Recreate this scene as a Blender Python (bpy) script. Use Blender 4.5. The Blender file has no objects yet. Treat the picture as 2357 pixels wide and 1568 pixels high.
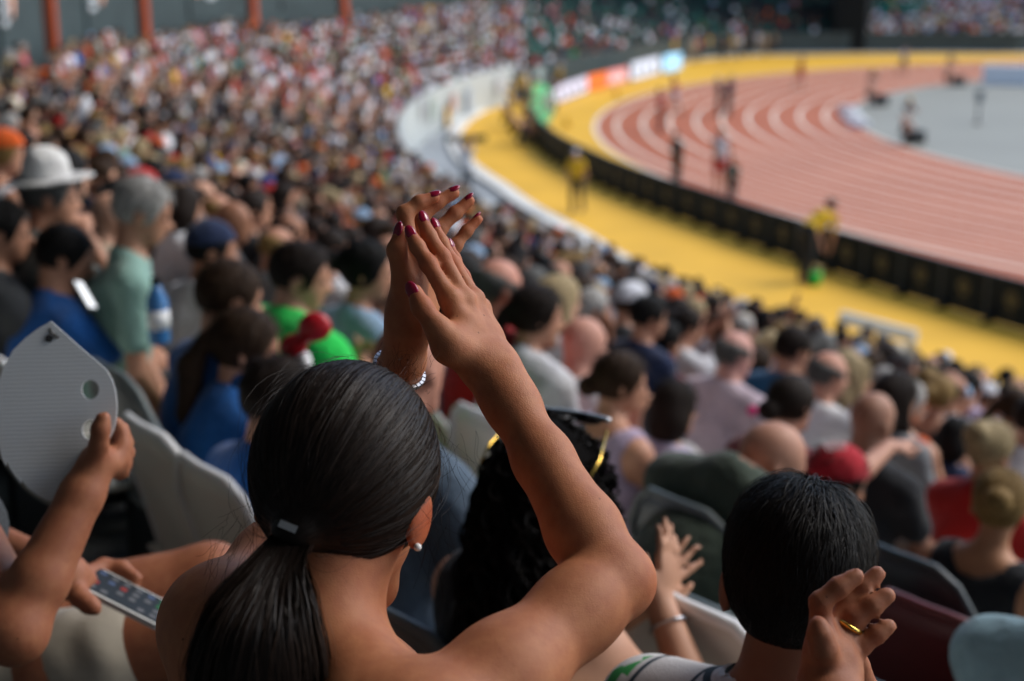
import bpy, math, random, time
import numpy as np
from mathutils import Vector, Matrix
T0 = time.time()
rng = np.random.default_rng(7); random.seed(7)
scene = bpy.context.scene
COL = scene.collection

# ------------------------------------------------------------------ camera
FPX = 1422.2; CAMZ = 7.3
PITCH = math.atan(380.5 / FPX); CP, SP = math.cos(PITCH), math.sin(PITCH)
cam_d = bpy.data.cameras.new('camera'); cam = bpy.data.objects.new('camera', cam_d); COL.objects.link(cam)
cam.location = (0, 0, CAMZ); cam.rotation_euler = (math.pi/2 - PITCH, 0, 0)
cam_d.lens = 50; cam_d.sensor_width = 36; cam_d.clip_start = 0.05; cam_d.clip_end = 2000
cam_d.dof.use_dof = True; cam_d.dof.focus_distance = 1.40; cam_d.dof.aperture_fstop = 3.6
scene.camera = cam
# ------------------------------------------------------------------ light
SUN_EL, SUN_AZ = math.radians(46), math.radians(74)     # azimuth from +y towards +x
world = bpy.data.worlds.new('World'); scene.world = world; world.use_nodes = True
wn = world.node_tree; bg = wn.nodes['Background']
sky = wn.nodes.new('ShaderNodeTexSky'); sky.sky_type = 'NISHITA'; sky.sun_disc = False
sky.sun_elevation = SUN_EL; sky.sun_rotation = SUN_AZ; sky.dust_density = 1.0; sky.air_density = 1.0
wn.links.new(sky.outputs[0], bg.inputs[0]); bg.inputs[1].default_value = 0.15
sl = bpy.data.lights.new('sun', 'SUN'); sl.energy = 1.9; sl.angle = math.radians(36); sl.color = (1.0, 0.94, 0.86)
so = bpy.data.objects.new('sun', sl); COL.objects.link(so)
sdir = Vector((math.sin(SUN_AZ)*math.cos(SUN_EL), math.cos(SUN_AZ)*math.cos(SUN_EL), math.sin(SUN_EL)))
so.rotation_euler = sdir.to_track_quat('Z', 'Y').to_euler()
vs = scene.view_settings; vs.view_transform = 'Standard'; vs.look = 'None'; vs.gamma = 1; vs.use_curve_mapping = False
vs.exposure = 0.82

# ------------------------------------------------------------------ pixel helpers
def ray(u, v):                               # pixel of the 1024 x 681 picture -> direction, depth 1 along the lens axis
    a, b = (u-512)/FPX, (340.5-v)/FPX
    return np.array([a, CP + b*SP, -SP + b*CP])
def at(u, v, dep): return ray(u, v)*dep + np.array([0, 0, CAMZ])
def sh(x, y, dep): return at(x/2.302, y/2.302, dep)          # coordinates read off the 2357 px wide view
def hc(x, y, dep): return at(350 + x*.14347, 175 + y*.14347, dep)
def rc6(x, y, dep): return at(674 + x*.14846, 448.75 + y*.14846, dep)
def ground_pt(u, v, z=0.0):
    d = ray(u, v); t = (z-CAMZ)/d[2]; return d*t + np.array([0, 0, CAMZ])
def proj(p):
    q = np.asarray(p, float) - np.array([0, 0, CAMZ]); dep = q[..., 1]*CP - q[..., 2]*SP; up = q[..., 1]*SP + q[..., 2]*CP
    return 512 + FPX*q[..., 0]/dep, 340.5 - FPX*up/dep, dep
def nrm(v): v = np.asarray(v, float); return v/np.linalg.norm(v)

# ------------------------------------------------------------------ materials
def mat(name, build):
    m = bpy.data.materials.new(name); m.use_nodes = True
    nt = m.node_tree; b = nt.nodes['Principled BSDF']; build(nt, b); return m
def N(nt, t, **kw):
    n = nt.nodes.new(t)
    for k, v in kw.items():
        if k in n.inputs: n.inputs[k].default_value = v
        else: setattr(n, k, v)
    return n
def mixc(nt, fac, a, b, mode='MIX'):
    n = nt.nodes.new('ShaderNodeMix'); n.data_type = 'RGBA'; n.blend_type = mode
    for i, x in ((0, fac), (6, a), (7, b)):
        if isinstance(x, bpy.types.NodeSocket): nt.links.new(x, n.inputs[i])
        else: n.inputs[i].default_value = x if i == 0 else (*x[:3], 1)
    return n.outputs[2]
def ramp(nt, src, lo, hi):
    n = N(nt, 'ShaderNodeMapRange', **{'From Min': lo, 'From Max': hi}); nt.links.new(src, n.inputs[0]); return n.outputs[0]
def bump(nt, b, src, strength, dist):
    n = N(nt, 'ShaderNodeBump', Strength=strength, Distance=dist); nt.links.new(src, n.inputs['Height']); nt.links.new(n.outputs[0], b.inputs['Normal'])
def objco(nt): return nt.nodes.new('ShaderNodeTexCoord').outputs['Object']
def noise(nt, scale, detail=3, co=None, rough=.5):
    n = N(nt, 'ShaderNodeTexNoise', Scale=scale, Detail=detail, Roughness=rough)
    nt.links.new(co if co is not None else objco(nt), n.inputs['Vector']); return n.outputs[0]
def plain(name, col, rough=.6, var=.12, scale=6, spec=.4, bmp=0, metal=0, sheen=0):
    def f(nt, b):
        n = noise(nt, scale, 4)
        c = mixc(nt, ramp(nt, n, .3, .7), [x*(1-var) for x in col], [min(1, x*(1+var)) for x in col])
        nt.links.new(c, b.inputs['Base Color']); b.inputs['Roughness'].default_value = rough
        b.inputs['Specular IOR Level'].default_value = spec; b.inputs['Metallic'].default_value = metal
        if sheen: b.inputs['Sheen Weight'].default_value = sheen
        if bmp: bump(nt, b, noise(nt, scale*12, 3), bmp, .004)
    return mat(name, f)
def colour_of_object(nt): return nt.nodes.new('ShaderNodeObjectInfo').outputs['Color']
def skin_mat(name, col=None, fine=False):
    def f(nt, b):
        base = colour_of_object(nt) if col is None else None
        n = noise(nt, 14, 4)
        if base is None:
            c = mixc(nt, ramp(nt, n, .3, .7), [col[0]*.86, col[1]*.80, col[2]*.78], col)
        else:
            c = mixc(nt, ramp(nt, n, .3, .7), mixc(nt, 1.0, base, (.84, .78, .76), 'MULTIPLY'), base)
        if fine:
            n5 = noise(nt, 70, 6); c = mixc(nt, ramp(nt, n5, .35, .7), mixc(nt, 1.0, c, (.90, .80, .78), 'MULTIPLY'), mixc(nt, 1.0, c, (1.06, 1.05, 1.0), 'MULTIPLY'))
            co = objco(nt)
            v = N(nt, 'ShaderNodeTexVoronoi', Scale=42.0); nt.links.new(co, v.inputs['Vector'])
            wn_ = noise(nt, 20, 2)
            r = N(nt, 'ShaderNodeMapRange', **{'From Min': .035, 'From Max': .07}); nt.links.new(v.outputs['Distance'], r.inputs[0])
            gate = ramp(nt, v.outputs['Color'], .55, .6)
            mx = N(nt, 'ShaderNodeMath', operation='MAXIMUM'); nt.links.new(r.outputs[0], mx.inputs[0]); nt.links.new(gate, mx.inputs[1])
            c = mixc(nt, mx.outputs[0], (col[0]*.35, col[1]*.28, col[2]*.26), c)
            v2 = N(nt, 'ShaderNodeTexVoronoi', Scale=900.0); nt.links.new(co, v2.inputs['Vector'])
            n3 = noise(nt, 260, 3)
            ad = N(nt, 'ShaderNodeMath', operation='ADD'); nt.links.new(v2.outputs['Distance'], ad.inputs[0]); nt.links.new(n3, ad.inputs[1])
            bump(nt, b, ad.outputs[0], .22, .0011)
            at_ = nt.nodes.new('ShaderNodeAttribute'); at_.attribute_name = 'flush'
            c = mixc(nt, at_.outputs['Fac'], c, mixc(nt, 1.0, c, (1.0, .60, .50), 'MULTIPLY'))
        nt.links.new(c, b.inputs['Base Color']); b.inputs['Roughness'].default_value = .56
        b.inputs['Specular IOR Level'].default_value = .32
        b.inputs['Subsurface Weight'].default_value = .12 if fine else .0
        b.inputs['Subsurface Radius'].default_value = (1, .3, .15); b.inputs['Subsurface Scale'].default_value = .004
    return mat(name, f)
def cloth_mat(name, bs=.9, bd=.02, sc=16):
    def f(nt, b):
        base = colour_of_object(nt)
        n = noise(nt, 9, 4)
        c = mixc(nt, ramp(nt, n, .3, .75), mixc(nt, 1.0, base, (.72, .72, .74), 'MULTIPLY'), base)
        nt.links.new(c, b.inputs['Base Color']); b.inputs['Roughness'].default_value = .85
        b.inputs['Specular IOR Level'].default_value = .15; b.inputs['Sheen Weight'].default_value = .15
        bump(nt, b, noise(nt, sc, 5), bs, bd)
    return mat(name, f)
def hair_mat(name, col=None, rough=.36, spec=.5):
    def f(nt, b):
        base = colour_of_object(nt) if col is None else None
        n = noise(nt, 60, 4)
        a_ = nt.nodes.new('ShaderNodeAttribute'); a_.attribute_name = 'strand'
        if base is not None:
            nt.links.new(mixc(nt, ramp(nt, n, .3, .7), mixc(nt, 1.0, base, (.5, .5, .5), 'MULTIPLY'), base), b.inputs['Base Color'])
            bump(nt, b, noise(nt, 150, 4), .6, .006)
        else:
            nt.links.new(mixc(nt, a_.outputs['Fac'], [x*.45 for x in col], [min(1, x*1.7) for x in col]), b.inputs['Base Color'])
        b.inputs['Roughness'].default_value = rough; b.inputs['Specular IOR Level'].default_value = spec
    return mat(name, f)
def attr_mat(name, rough=.8):
    def f(nt, b):
        a = nt.nodes.new('ShaderNodeAttribute'); a.attribute_name = 'Col'
        nt.links.new(a.outputs['Color'], b.inputs['Base Color']); b.inputs['Roughness'].default_value = rough
        b.inputs['Specular IOR Level'].default_value = .2
    return mat(name, f)
M = {}
M['skin'] = skin_mat('skin'); M['cloth'] = cloth_mat('cloth'); M['hair'] = hair_mat('hair', None, .6, .12)
M['skin_hero'] = skin_mat('skin_tanned', (.48, .195, .092), True)
M['skin_hand'] = skin_mat('skin_hand', (.37, .15, .078), True)
M['hair_hero'] = hair_mat('hair_dark_brown', (.015, .0092, .0068), .48, .17)
M['hair_black'] = hair_mat('hair_black', (.009, .0075, .007), .52, .13)
M['crowd'] = attr_mat('crowd_colours')
M['nail'] = plain('nail_polish', (.28, .008, .035), .12, .05, 30, .6)
M['plastic_white'] = plain('plastic_cream', (.62, .60, .54), .4, .07, 5)
M['plastic_grey'] = plain('plastic_grey', (.115, .14, .145), .4, .08, 5)
M['plastic_dark'] = plain('plastic_dark', (.025, .034, .040), .42, .1, 5)
M['plastic_red'] = plain('plastic_maroon', (.10, .012, .012), .45, .1, 5)
M['concrete'] = plain('concrete', (.085, .09, .092), .85, .2, 2.0, .2, .4)
M['wall_pale'] = plain('painted_concrete', (.40, .43, .42), .75, .08, .7, .3, .2)
M['moat'] = plain('moat_concrete', (.25, .27, .28), .8, .15, .5, .3, .2)
M['kerb'] = plain('kerb_pale', (.62, .62, .58), .7, .08, .6, .3)
M['yellow'] = plain('yellow_surface', (.66, .375, .035), .7, .10, .35, .25, .1)
M['infield'] = plain('infield_cover', (.245, .245, .205), .6, .06, .2, .35)
M['line'] = plain('lane_paint', (.76, .67, .54), .6, .06, 2)
M['ground'] = plain('asphalt', (.06, .06, .06), .9, .2, .3)
M['roof'] = plain('roof_panel', (.22, .23, .24), .7, .1, .4)
M['orange'] = plain('orange_paint', (.36, .055, .010), .6, .12, 2)
M['dark_panel'] = plain('dark_panel', (.028, .045, .047), .6, .2, 1)
M['banner_text'] = plain('banner_print', (.55, .58, .60), .7, .1, 3)
M['oval'] = plain('banner_oval', (.80, .42, .29), .7, .2, 4)
M['board'] = plain('board_black', (.010, .013, .015), .8, .2, 2, .15)
M['gold'] = plain('gold_print', (.085, .07, .035), .7, .4, 12, .2)
M['metal'] = plain('steel', (.6, .6, .6), .3, .1, 20, .5, 0, 1)
M['gold_metal'] = plain('gold', (.85, .55, .12), .22, .05, 20, .5, 0, 1)
M['silver'] = plain('silver', (.50, .51, .53), .30, .08, 60, .6, 0, 1)
M['pearl'] = plain('pearl', (.85, .82, .78), .15, .03, 20, .6)
M['white'] = plain('white_paint', (.72, .73, .74), .5, .05, 4)
M['black'] = plain('black_rubber', (.012, .012, .013), .45, .1, 10)
M['green_seat'] = plain('plastic_green', (.012, .12, .085), .5, .15, 3)
def glow(name, col, s):
    def f(nt, b):
        b.inputs['Base Color'].default_value = (*[c*.3 for c in col], 1); b.inputs['Emission Color'].default_value = (*col, 1); b.inputs['Emission Strength'].default_value = s; b.inputs['Specular IOR Level'].default_value = .12
        n = noise(nt, 3, 2); nt.links.new(mixc(nt, ramp(nt, n, .35, .65), [c*.8 for c in col], col), b.inputs['Emission Color'])
    return mat(name, f)
def trackmat(nt, b):
    n = noise(nt, .25, 4); n2 = noise(nt, 25, 3)
    c = mixc(nt, ramp(nt, n, .3, .7), (.36, .105, .050), (.42, .135, .068))
    c = mixc(nt, ramp(nt, n2, .4, .6), mixc(nt, 1.0, c, (.88, .88, .88), 'MULTIPLY'), c)
    nt.links.new(c, b.inputs['Base Color']); b.inputs['Roughness'].default_value = .75; b.inputs['Specular IOR Level'].default_value = .25
    bump(nt, b, n2, .2, .01)
M['track'] = mat('track_rubber', trackmat)

# ------------------------------------------------------------------ object helpers
def mesh_from(name, V, F, smooth=True, attrs=None):
    me = bpy.data.meshes.new(name)
    V = np.asarray(V, np.float32); 
    if isinstance(F, np.ndarray):
        k = F.shape[1]; me.vertices.add(len(V)); me.vertices.foreach_set('co', V.ravel())
        me.loops.add(F.size); me.loops.foreach_set('vertex_index', F.ravel().astype(np.int32))
        me.polygons.add(len(F)); me.polygons.foreach_set('loop_start', np.arange(0, F.size, k, dtype=np.int32))
        me.polygons.foreach_set('loop_total', np.full(len(F), k, np.int32)); me.update(calc_edges=True)
    else:
        me.from_pydata([tuple(map(float, v)) for v in V], [], [tuple(map(int, f)) for f in F]); me.update()
    me.polygons.foreach_set('use_smooth', np.full(len(me.polygons), smooth))
    if attrs:
        for k, a in attrs.items():
            if a.ndim == 2:
                at_ = me.color_attributes.new(k, 'FLOAT_COLOR', 'POINT'); at_.data.foreach_set('color', np.c_[a, np.ones(len(a))].astype(np.float32).ravel())
            else:
                at_ = me.attributes.new(k, 'FLOAT', 'POINT'); at_.data.foreach_set('value', a.astype(np.float32))
    return me
def put(name, me, m, parent=None, color=None, loc=None):
    o = bpy.data.objects.new(name, me); COL.objects.link(o)
    if m is not None and len(me.materials) == 0: me.materials.append(m)
    if parent is not None: o.parent = parent
    if color is not None: o.color = (*color, 1)
    if loc is not None: o.location = loc
    return o
def tag(o, label=None, cat=None, group=None, kind=None):
    if label: o['label'] = label
    if cat: o['category'] = cat
    if group: o['group'] = group
    if kind: o['kind'] = kind
    return o
def empty(name, loc, rz=0, label=None, cat=None, group=None):
    o = bpy.data.objects.new(name, None); COL.objects.link(o); o.location = [float(x) for x in loc]; o.rotation_euler = (0, 0, rz); o.empty_display_size = .1
    return tag(o, label, cat, group)
class MB:
    def __init__(s): s.v = []; s.f = []
    def add(s, V, F):
        n = len(s.v); s.v += [tuple(map(float, p)) for p in V]; s.f += [tuple(int(i)+n for i in f) for f in F]; return s
    def box(s, c, size, R=None):
        h = np.array(size)/2; P = np.array([[x, y, z] for x in (-1, 1) for y in (-1, 1) for z in (-1, 1)])*h
        if R is not None: P = P @ np.asarray(R).T
        return s.add(P + np.asarray(c), [(0, 1, 3, 2), (4, 6, 7, 5), (0, 4, 5, 1), (2, 3, 7, 6), (0, 2, 6, 4), (1, 5, 7, 3)])
    def tube(s, pts, r, n=8, cap=True):
        pts = np.asarray(pts, float); rr = np.broadcast_to(np.asarray(r, float), (len(pts),))
        T = np.gradient(pts, axis=0); T /= np.linalg.norm(T, axis=1)[:, None] + 1e-9
        up = np.array([0, 0, 1.]) if abs(T[0][2]) < .9 else np.array([1., 0, 0]); V = []
        a = np.cross(T[0], up); a /= np.linalg.norm(a)
        for p, t, q in zip(pts, T, rr):
            a = a - t*np.dot(a, t); a /= np.linalg.norm(a); b = np.cross(t, a)
            V += [p + q*(math.cos(2*math.pi*i/n)*a + math.sin(2*math.pi*i/n)*b) for i in range(n)]
        F = [(j*n+i, j*n+(i+1) % n, (j+1)*n+(i+1) % n, (j+1)*n+i) for j in range(len(pts)-1) for i in range(n)]
        if cap: F += [tuple(range(n-1, -1, -1)), tuple(range((len(pts)-1)*n, len(pts)*n))]
        return s.add(V, F)
    def ball(s, c, r, n=10, m=7, R=None):
        r = np.broadcast_to(np.asarray(r, float), (3,)); V = []
        for j in range(m+1):
            th = math.pi*j/m
            for i in range(n): V.append([math.sin(th)*math.cos(2*math.pi*i/n), math.sin(th)*math.sin(2*math.pi*i/n), math.cos(th)])
        V = np.array(V)*r
        if R is not None: V = V @ np.asarray(R).T
        return s.add(V + np.asarray(c), [(j*n+i, (j+1)*n+i, (j+1)*n+(i+1) % n, j*n+(i+1) % n) for j in range(m) for i in range(n)])
    def me(s, name, smooth=False): return mesh_from(name, s.v, s.f, smooth)
    def build(s, name, m, parent=None, smooth=False, color=None): return put(name, s.me(name, smooth), m, parent, color)

# ------------------------------------------------------------------ implicit surfaces (smooth unions meshed by surface nets)
class Sdf:
    def __init__(s): s.p = []; s.cuts = []
    def cone(s, a, b, r1, r2=None, k=.015):
        s.p.append((0, np.asarray(a, float), np.asarray(b, float), float(r1), float(r1 if r2 is None else r2), k)); return s
    def chain(s, pts, rs, k=.015):
        for i in range(len(pts)-1): s.cone(pts[i], pts[i+1], rs[i], rs[i+1], k)
        return s
    def ell(s, c, r, R=None, k=.015, neg=False):
        s.p.append((2 if neg else 1, np.asarray(c, float), np.asarray(r, float), np.eye(3) if R is None else np.asarray(R, float), 0, k)); return s
    def cut(s, pt, n): s.cuts.append((np.asarray(pt, float), nrm(n))); return s      # removes the half space the normal points to
    @staticmethod
    def d1(q, P):
        if q[0] == 0:
            ba = q[2]-q[1]; pa = P-q[1]; t = np.clip(pa @ ba/(ba @ ba + 1e-12), 0, 1)
            return np.sqrt(((pa - t[:, None]*ba)**2).sum(1)) - (q[3] + (q[4]-q[3])*t)
        x = (P-q[1]) @ q[3]; k0 = np.sqrt(((x/q[2])**2).sum(1)); k1 = np.sqrt(((x/q[2]**2)**2).sum(1)) + 1e-9
        return k0*(k0-1)/k1
    def eval(s, P, pr=None):
        d = None
        for q in (s.p if pr is None else pr):
            e = s.d1(q, P); k = q[5]
            if d is None: d = e if q[0] != 2 else np.full(len(P), 9.); continue
            if q[0] == 2:
                e = -e; h = np.clip(k-np.abs(d-e), 0, None)/k; d = np.maximum(d, e) + h*h*k*.25
            else:
                h = np.clip(k-np.abs(d-e), 0, None)/k; d = np.minimum(d, e) - h*h*k*.25
        for pt, n in s.cuts: d = np.maximum(d, (P-pt) @ n)
        return d
    def bounds(s):
        lo = []; hi = []
        for q in s.p:
            if q[0] == 0:
                lo.append(np.minimum(q[1]-q[3], q[2]-q[4])); hi.append(np.maximum(q[1]+q[3], q[2]+q[4]))
            elif q[0] == 1:
                e = np.sqrt(((q[3]*q[2])**2).sum(1)); lo.append(q[1]-e); hi.append(q[1]+e)
        return np.min(lo, 0), np.max(hi, 0)
    def mesh(s, vox, B=10):
        lo, hi = s.bounds(); lo = lo - 3*vox; hi = hi + 3*vox
        nb = np.ceil((hi-lo)/(vox*B)).astype(int); n = nb*B+1
        D = np.full(n, 1., np.float32)
        bi = np.stack(np.meshgrid(*[np.arange(k) for k in nb], indexing='ij'), -1).reshape(-1, 3)
        cen = lo + (bi+.5)*vox*B; hd = vox*B*.8661; km = max(q[5] for q in s.p)
        dd = np.stack([s.d1(q, cen) for q in s.p], 1)
        g = np.arange(B+1); off = np.stack(np.meshgrid(g, g, g, indexing='ij'), -1).reshape(-1, 3)*vox
        pos = np.array([q[0] != 2 for q in s.p]); dm = dd[:, pos].min(1)
        # ellipsoid distance is only a bound near thin axes, so keep a generous margin
        act = np.where(dm < hd*1.5 + km)[0]
        for a in act:
            i, j, k = bi[a]*B
            sel = [q for q, e in zip(s.p, dd[a]) if e < hd*1.7 + km + 2*vox]
            if not sel or all(q[0] == 2 for q in sel): continue
            D[i:i+B+1, j:j+B+1, k:k+B+1] = s.eval(lo + np.array([i, j, k])*vox + off, sel).reshape(B+1, B+1, B+1)
        S = D < 0
        c = [S[x:S.shape[0]-1+x, y:S.shape[1]-1+y, z:S.shape[2]-1+z] for x in (0, 1) for y in (0, 1) for z in (0, 1)]
        any_ = np.logical_or.reduce(c); all_ = np.logical_and.reduce(c); mask = any_ & ~all_
        idx = np.argwhere(mask); vid = np.full(mask.shape, -1, np.int64); vid[tuple(idx.T)] = np.arange(len(idx))
        acc = np.zeros((len(idx), 3)); cnt = np.zeros(len(idx))
        cor = [(0, 0, 0), (1, 0, 0), (0, 1, 0), (1, 1, 0), (0, 0, 1), (1, 0, 1), (0, 1, 1), (1, 1, 1)]
        val = np.stack([D[idx[:, 0]+x, idx[:, 1]+y, idx[:, 2]+z] for x, y, z in cor], 1)
        for a in range(8):
            for b in range(a+1, 8):
                df = np.array(cor[b])-np.array(cor[a])
                if abs(df).sum() != 1: continue
                m = (val[:, a] < 0) != (val[:, b] < 0); t = val[m, a]/(val[m, a]-val[m, b])
                acc[m] += np.array(cor[a]) + t[:, None]*df; cnt[m] += 1
        V = lo + (idx + acc/np.maximum(cnt, 1)[:, None])*vox
        Fs = []
        for ax in range(3):
            sl0 = [slice(None)]*3; sl1 = [slice(None)]*3; sl0[ax] = slice(0, -1); sl1[ax] = slice(1, None)
            A, Bm = S[tuple(sl0)], S[tuple(sl1)]; e = np.argwhere(A != Bm)
            o1, o2 = (ax+1) % 3, (ax+2) % 3
            ok = (e[:, o1] > 0) & (e[:, o2] > 0) & (e[:, o1] < mask.shape[o1]) & (e[:, o2] < mask.shape[o2]); e = e[ok]
            q = []
            for (x, y) in ((0, 0), (1, 0), (1, 1), (0, 1)):
                f = e.copy(); f[:, o1] -= x; f[:, o2] -= y; q.append(vid[tuple(f.T)])
            q = np.stack(q, 1); flip = ~A[tuple(e.T)]; q[flip] = q[flip][:, ::-1]; Fs.append(q[:, ::-1])
        F = np.concatenate(Fs); F = F[(F >= 0).all(1)][:, ::-1]
        return V.astype(np.float32), F.astype(np.int32)
def ribbons(paths, nor, width, rnd=None):
    S, n, _ = paths.shape; T = np.gradient(paths, axis=1); T /= np.linalg.norm(T, axis=2, keepdims=True) + 1e-9
    side = np.cross(T, nor); side /= np.linalg.norm(side, axis=2, keepdims=True) + 1e-9
    w = np.asarray(width); w = np.broadcast_to(w, (S, n))[..., None]
    V = np.stack([paths - side*w/2, paths + side*w/2], 2).reshape(-1, 3)
    b = (np.arange(S)*n*2)[:, None] + (np.arange(n-1)*2)[None]; b = b.reshape(-1)
    F = np.stack([b, b+1, b+3, b+2], 1)
    r = np.repeat(rng.random(S), n*2) if rnd is None else np.repeat(rnd, n*2)
    return V, F, r

# ------------------------------------------------------------------ the setting
TC = np.array([52.2, 61.8])                  # centre of the running bend
SC = np.array([62.2, 53.4])                  # centre of the seating bowl
R0, DR, DZ, ZT0 = 81.2, .8, .254, 5.63       # row 0 (radius), row depth, riser, tread height of row 0
def tread(k): return ZT0 - DZ*k
def polar(R, deg, z=0.0, c=SC): a = math.radians(deg); return np.array([c[0]+R*math.cos(a), c[1]+R*math.sin(a), z])
def rad_deg(p, c=SC): return math.hypot(p[0]-c[0], p[1]-c[1]), math.degrees(math.atan2(p[1]-c[1], p[0]-c[0])) % 360
def grow(deg): return float(np.interp(deg, [98, 109, 116, 124.7, 131, 145, 157], [0, .6, 4.6, 9.3, 7.7, 2, 0]))     # the far side lies farther out
def back_R(deg): return float(np.interp(deg, [100, 140, 155, 167, 178.5, 185, 192, 200, 206, 212, 240], [77, 77, 75.4, 75.1, 75.8, 76.3, 76.8, 77.6, 80, 84.2, 84.2])) + grow(deg)
DIRS = np.array([math.cos(math.radians(-20)), math.sin(math.radians(-20))])
def flare(deg): return float(np.interp(deg, [90, 102, 111, 122, 129, 143, 150, 196, 205, 214, 224, 250], [0, 1, 4, 8, 6.5, .4, 0, 0, .9, 2.9, 5.6, 8]))     # the apron widens away from the bend
def oval(r, z, n=120, fl=0):
    pts = []
    e = polar(r, 70, 0, TC)[:2]; pts.append([*(e+DIRS*90), z])
    for a in np.linspace(70, 250, n): pts.append([*polar(r+fl*flare(a), a, 0, TC)[:2], z])
    e = polar(r+fl*8, 250, 0, TC)[:2]; pts.append([*(e+DIRS*90), z]); return np.array(pts)
def strip(name, r1, r2, z, m, kind='structure', parent=None, z2=None, f1=0, f2=0):
    A, B = oval(r1, z, 120, f1), oval(r2, z if z2 is None else z2, 120, f2); n = len(A); V = np.vstack([A, B])
    o = put(name, mesh_from(name, V, [(i, i+1, n+i+1, n+i) for i in range(n-1)], False), m, parent)
    if kind: o['kind'] = kind
    return o
g = MB().box((0, 0, -.06), (3000, 3000, .1)).build('ground', M['ground']); g['kind'] = 'structure'
inf = oval(36.5, .004); o = put('infield', mesh_from('infield', inf, [tuple(range(len(inf)))], False), M['infield']); o['kind'] = 'structure'
trk = strip('running_track', 36.5, 48.6, .008, M['track'])
for i in range(10):
    r = 36.6 + i*1.22; strip('lane_line', r-.075, r+.075, .014, M['line'], None, trk)
strip('lane_line', 48.42, 48.62, .016, M['line'], None, trk)
A = np.linspace(199, 250, 40); r2 = np.interp(A, [199, 206, 214, 224, 250], [48.66, 50.5, 52.0, 53.9, 54.5])
V = [polar(48.6, a_, .012, TC) for a_ in A] + [polar(r_, a_, .012, TC) for a_, r_ in zip(A, r2)]; put('track_margin', mesh_from('track_margin', V, [(i, i+1, 41+i, 40+i) for i in range(39)], False), M['track'], trk)
ap = strip('yellow_apron', 48.6, 54.4, .004, M['yellow'], f2=1)
kb = strip('kerb', 54.4, 54.95, .12, M['kerb'], f1=1, f2=1); strip('kerb_face', 54.4, 54.38, .12, M['kerb'], None, kb, z2=-.01, f1=1, f2=1)
strip('moat_floor', 54.9, 78, -.004, M['moat'], f1=1)
# seating terraces
PH = np.linspace(92, 262, 240)
V = []; prof = []
for k in range(18, -5, -1):
    prof += [(R0-DR*k-.46, tread(k)), (R0-DR*k+.34, tread(k))]
for (R, z) in prof:
    V += [polar(R+grow(a), a, z) for a in PH]
n = len(PH); F = [(j*n+i, j*n+i+1, (j+1)*n+i+1, (j+1)*n+i) for j in range(len(prof)-1) for i in range(n-1)]
o = put('seating_terrace', mesh_from('seating_terrace', V, F, False), M['concrete']); o['kind'] = 'structure'
def ring_wall(name, R, t, z0, z1, d0, d1, m, n=160, rf=None):
    mb = MB(); A = np.linspace(d0, d1, n); rr = [R if rf is None else rf(a) for a in A]
    V = [polar(r+q, a, z) for (q, z) in ((0, z0), (0, z1), (t, z1), (t, z0)) for a, r in zip(A, rr)]
    F = [((j % 4)*n+i, (j % 4)*n+i+1, ((j+1) % 4)*n+i+1, ((j+1) % 4)*n+i) for j in range(4) for i in range(n-1)]
    F += [(0, n, 2*n, 3*n), (n-1, 4*n-1, 3*n-1, 2*n-1)]
    return mb.add(V, F).build(name, m)
tag(ring_wall('front_wall', 0, .18, -.05, 1.9, 160, 258, M['wall_pale'], rf=lambda d_: 66.1+grow(d_)), 'pale curved concrete wall dropping from the front seats to the moat', 'wall')
tag(ring_wall('far_hoarding', 0, .18, -.05, 1.7, 95, 160, M['dark_panel'], rf=lambda d_: 66.1+grow(d_)), 'dark hoarding below the far stand beyond the yellow apron', 'wall')
tag(ring_wall('concourse_wall', 0, .3, 3.0, 14, 95, 213, M['dark_panel'], rf=back_R), 'dark concourse wall along the top of the seating', 'wall')
tag(ring_wall('light_block_wall', 85.6, .3, 5, 13, 92, 262, M['concrete']), 'tall concrete wall behind the back rows', 'wall')  # added unseen wall, keeps sky light off the rows from behind
# unseen roof shading the stand, front edge set back to let light reach the rows
V = [polar(R, a, z) for (R, z) in ((72.5, 18.0), (72.5, 18.4), (92, 20.4), (92, 20.0)) for a in PH]
F = [((j % 4)*n+i, (j % 4)*n+i+1, ((j+1) % 4)*n+i+1, ((j+1) % 4)*n+i) for j in range(4) for i in range(n-1)]
tag(put('stand_roof', mesh_from('stand_roof', V, F, False), M['roof']), 'wide grey roof covering the seating bowl', 'roof')
def hit_back(u):
    d = ray(u, 340.5); d = d[:2]/np.linalg.norm(d[:2])
    for t in np.arange(12, 130, .1):
        p = d*t; R, a = rad_deg(p)
        if R > back_R(a)-.02: return p, a
def basis_in(deg):       # local x along the row (viewer's right when facing in), y towards the field
    a = math.radians(deg); inn = np.array([-math.cos(a), -math.sin(a), 0]); x = np.cross(inn, [0, 0, 1.]); return np.stack([x, inn, [0, 0, 1.]], 1)
def wall_basis(u):
    p0, p1 = hit_back(u-5)[0], hit_back(u+5)[0]; x = nrm(np.append(p1-p0, 0)); y = np.cross([0, 0, 1.], x)
    if np.dot(y[:2], p0) > 0: x, y = -x, -y
    return np.stack([x, y, [0, 0, 1.]], 1)
for u, w, lab in ((2, .5, 'at the near end of the wall'), (73, .5, 'between two printed banners'), (162, .5, 'beside the second banner'), (266, .5, 'with a banner on either side'), (352, .6, 'at the far end of the banners')):
    p, a = hit_back(u); B = wall_basis(u)
    e = empty('orange_pillar', (p[0], p[1], 3.2), 0, 'orange painted pillar on the dark concourse wall ' + lab, 'pillar', 'pillars of the concourse')
    mb = MB().box(B @ np.array([0, .12, 4.1]), (w, .26, 8.2), B); mb.build('shaft', M['orange'], e)
    MB().box(B @ np.array([0, .12, .75]), (w+.12, .34, 1.5), B).build('plinth', M['orange'], e)
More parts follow.
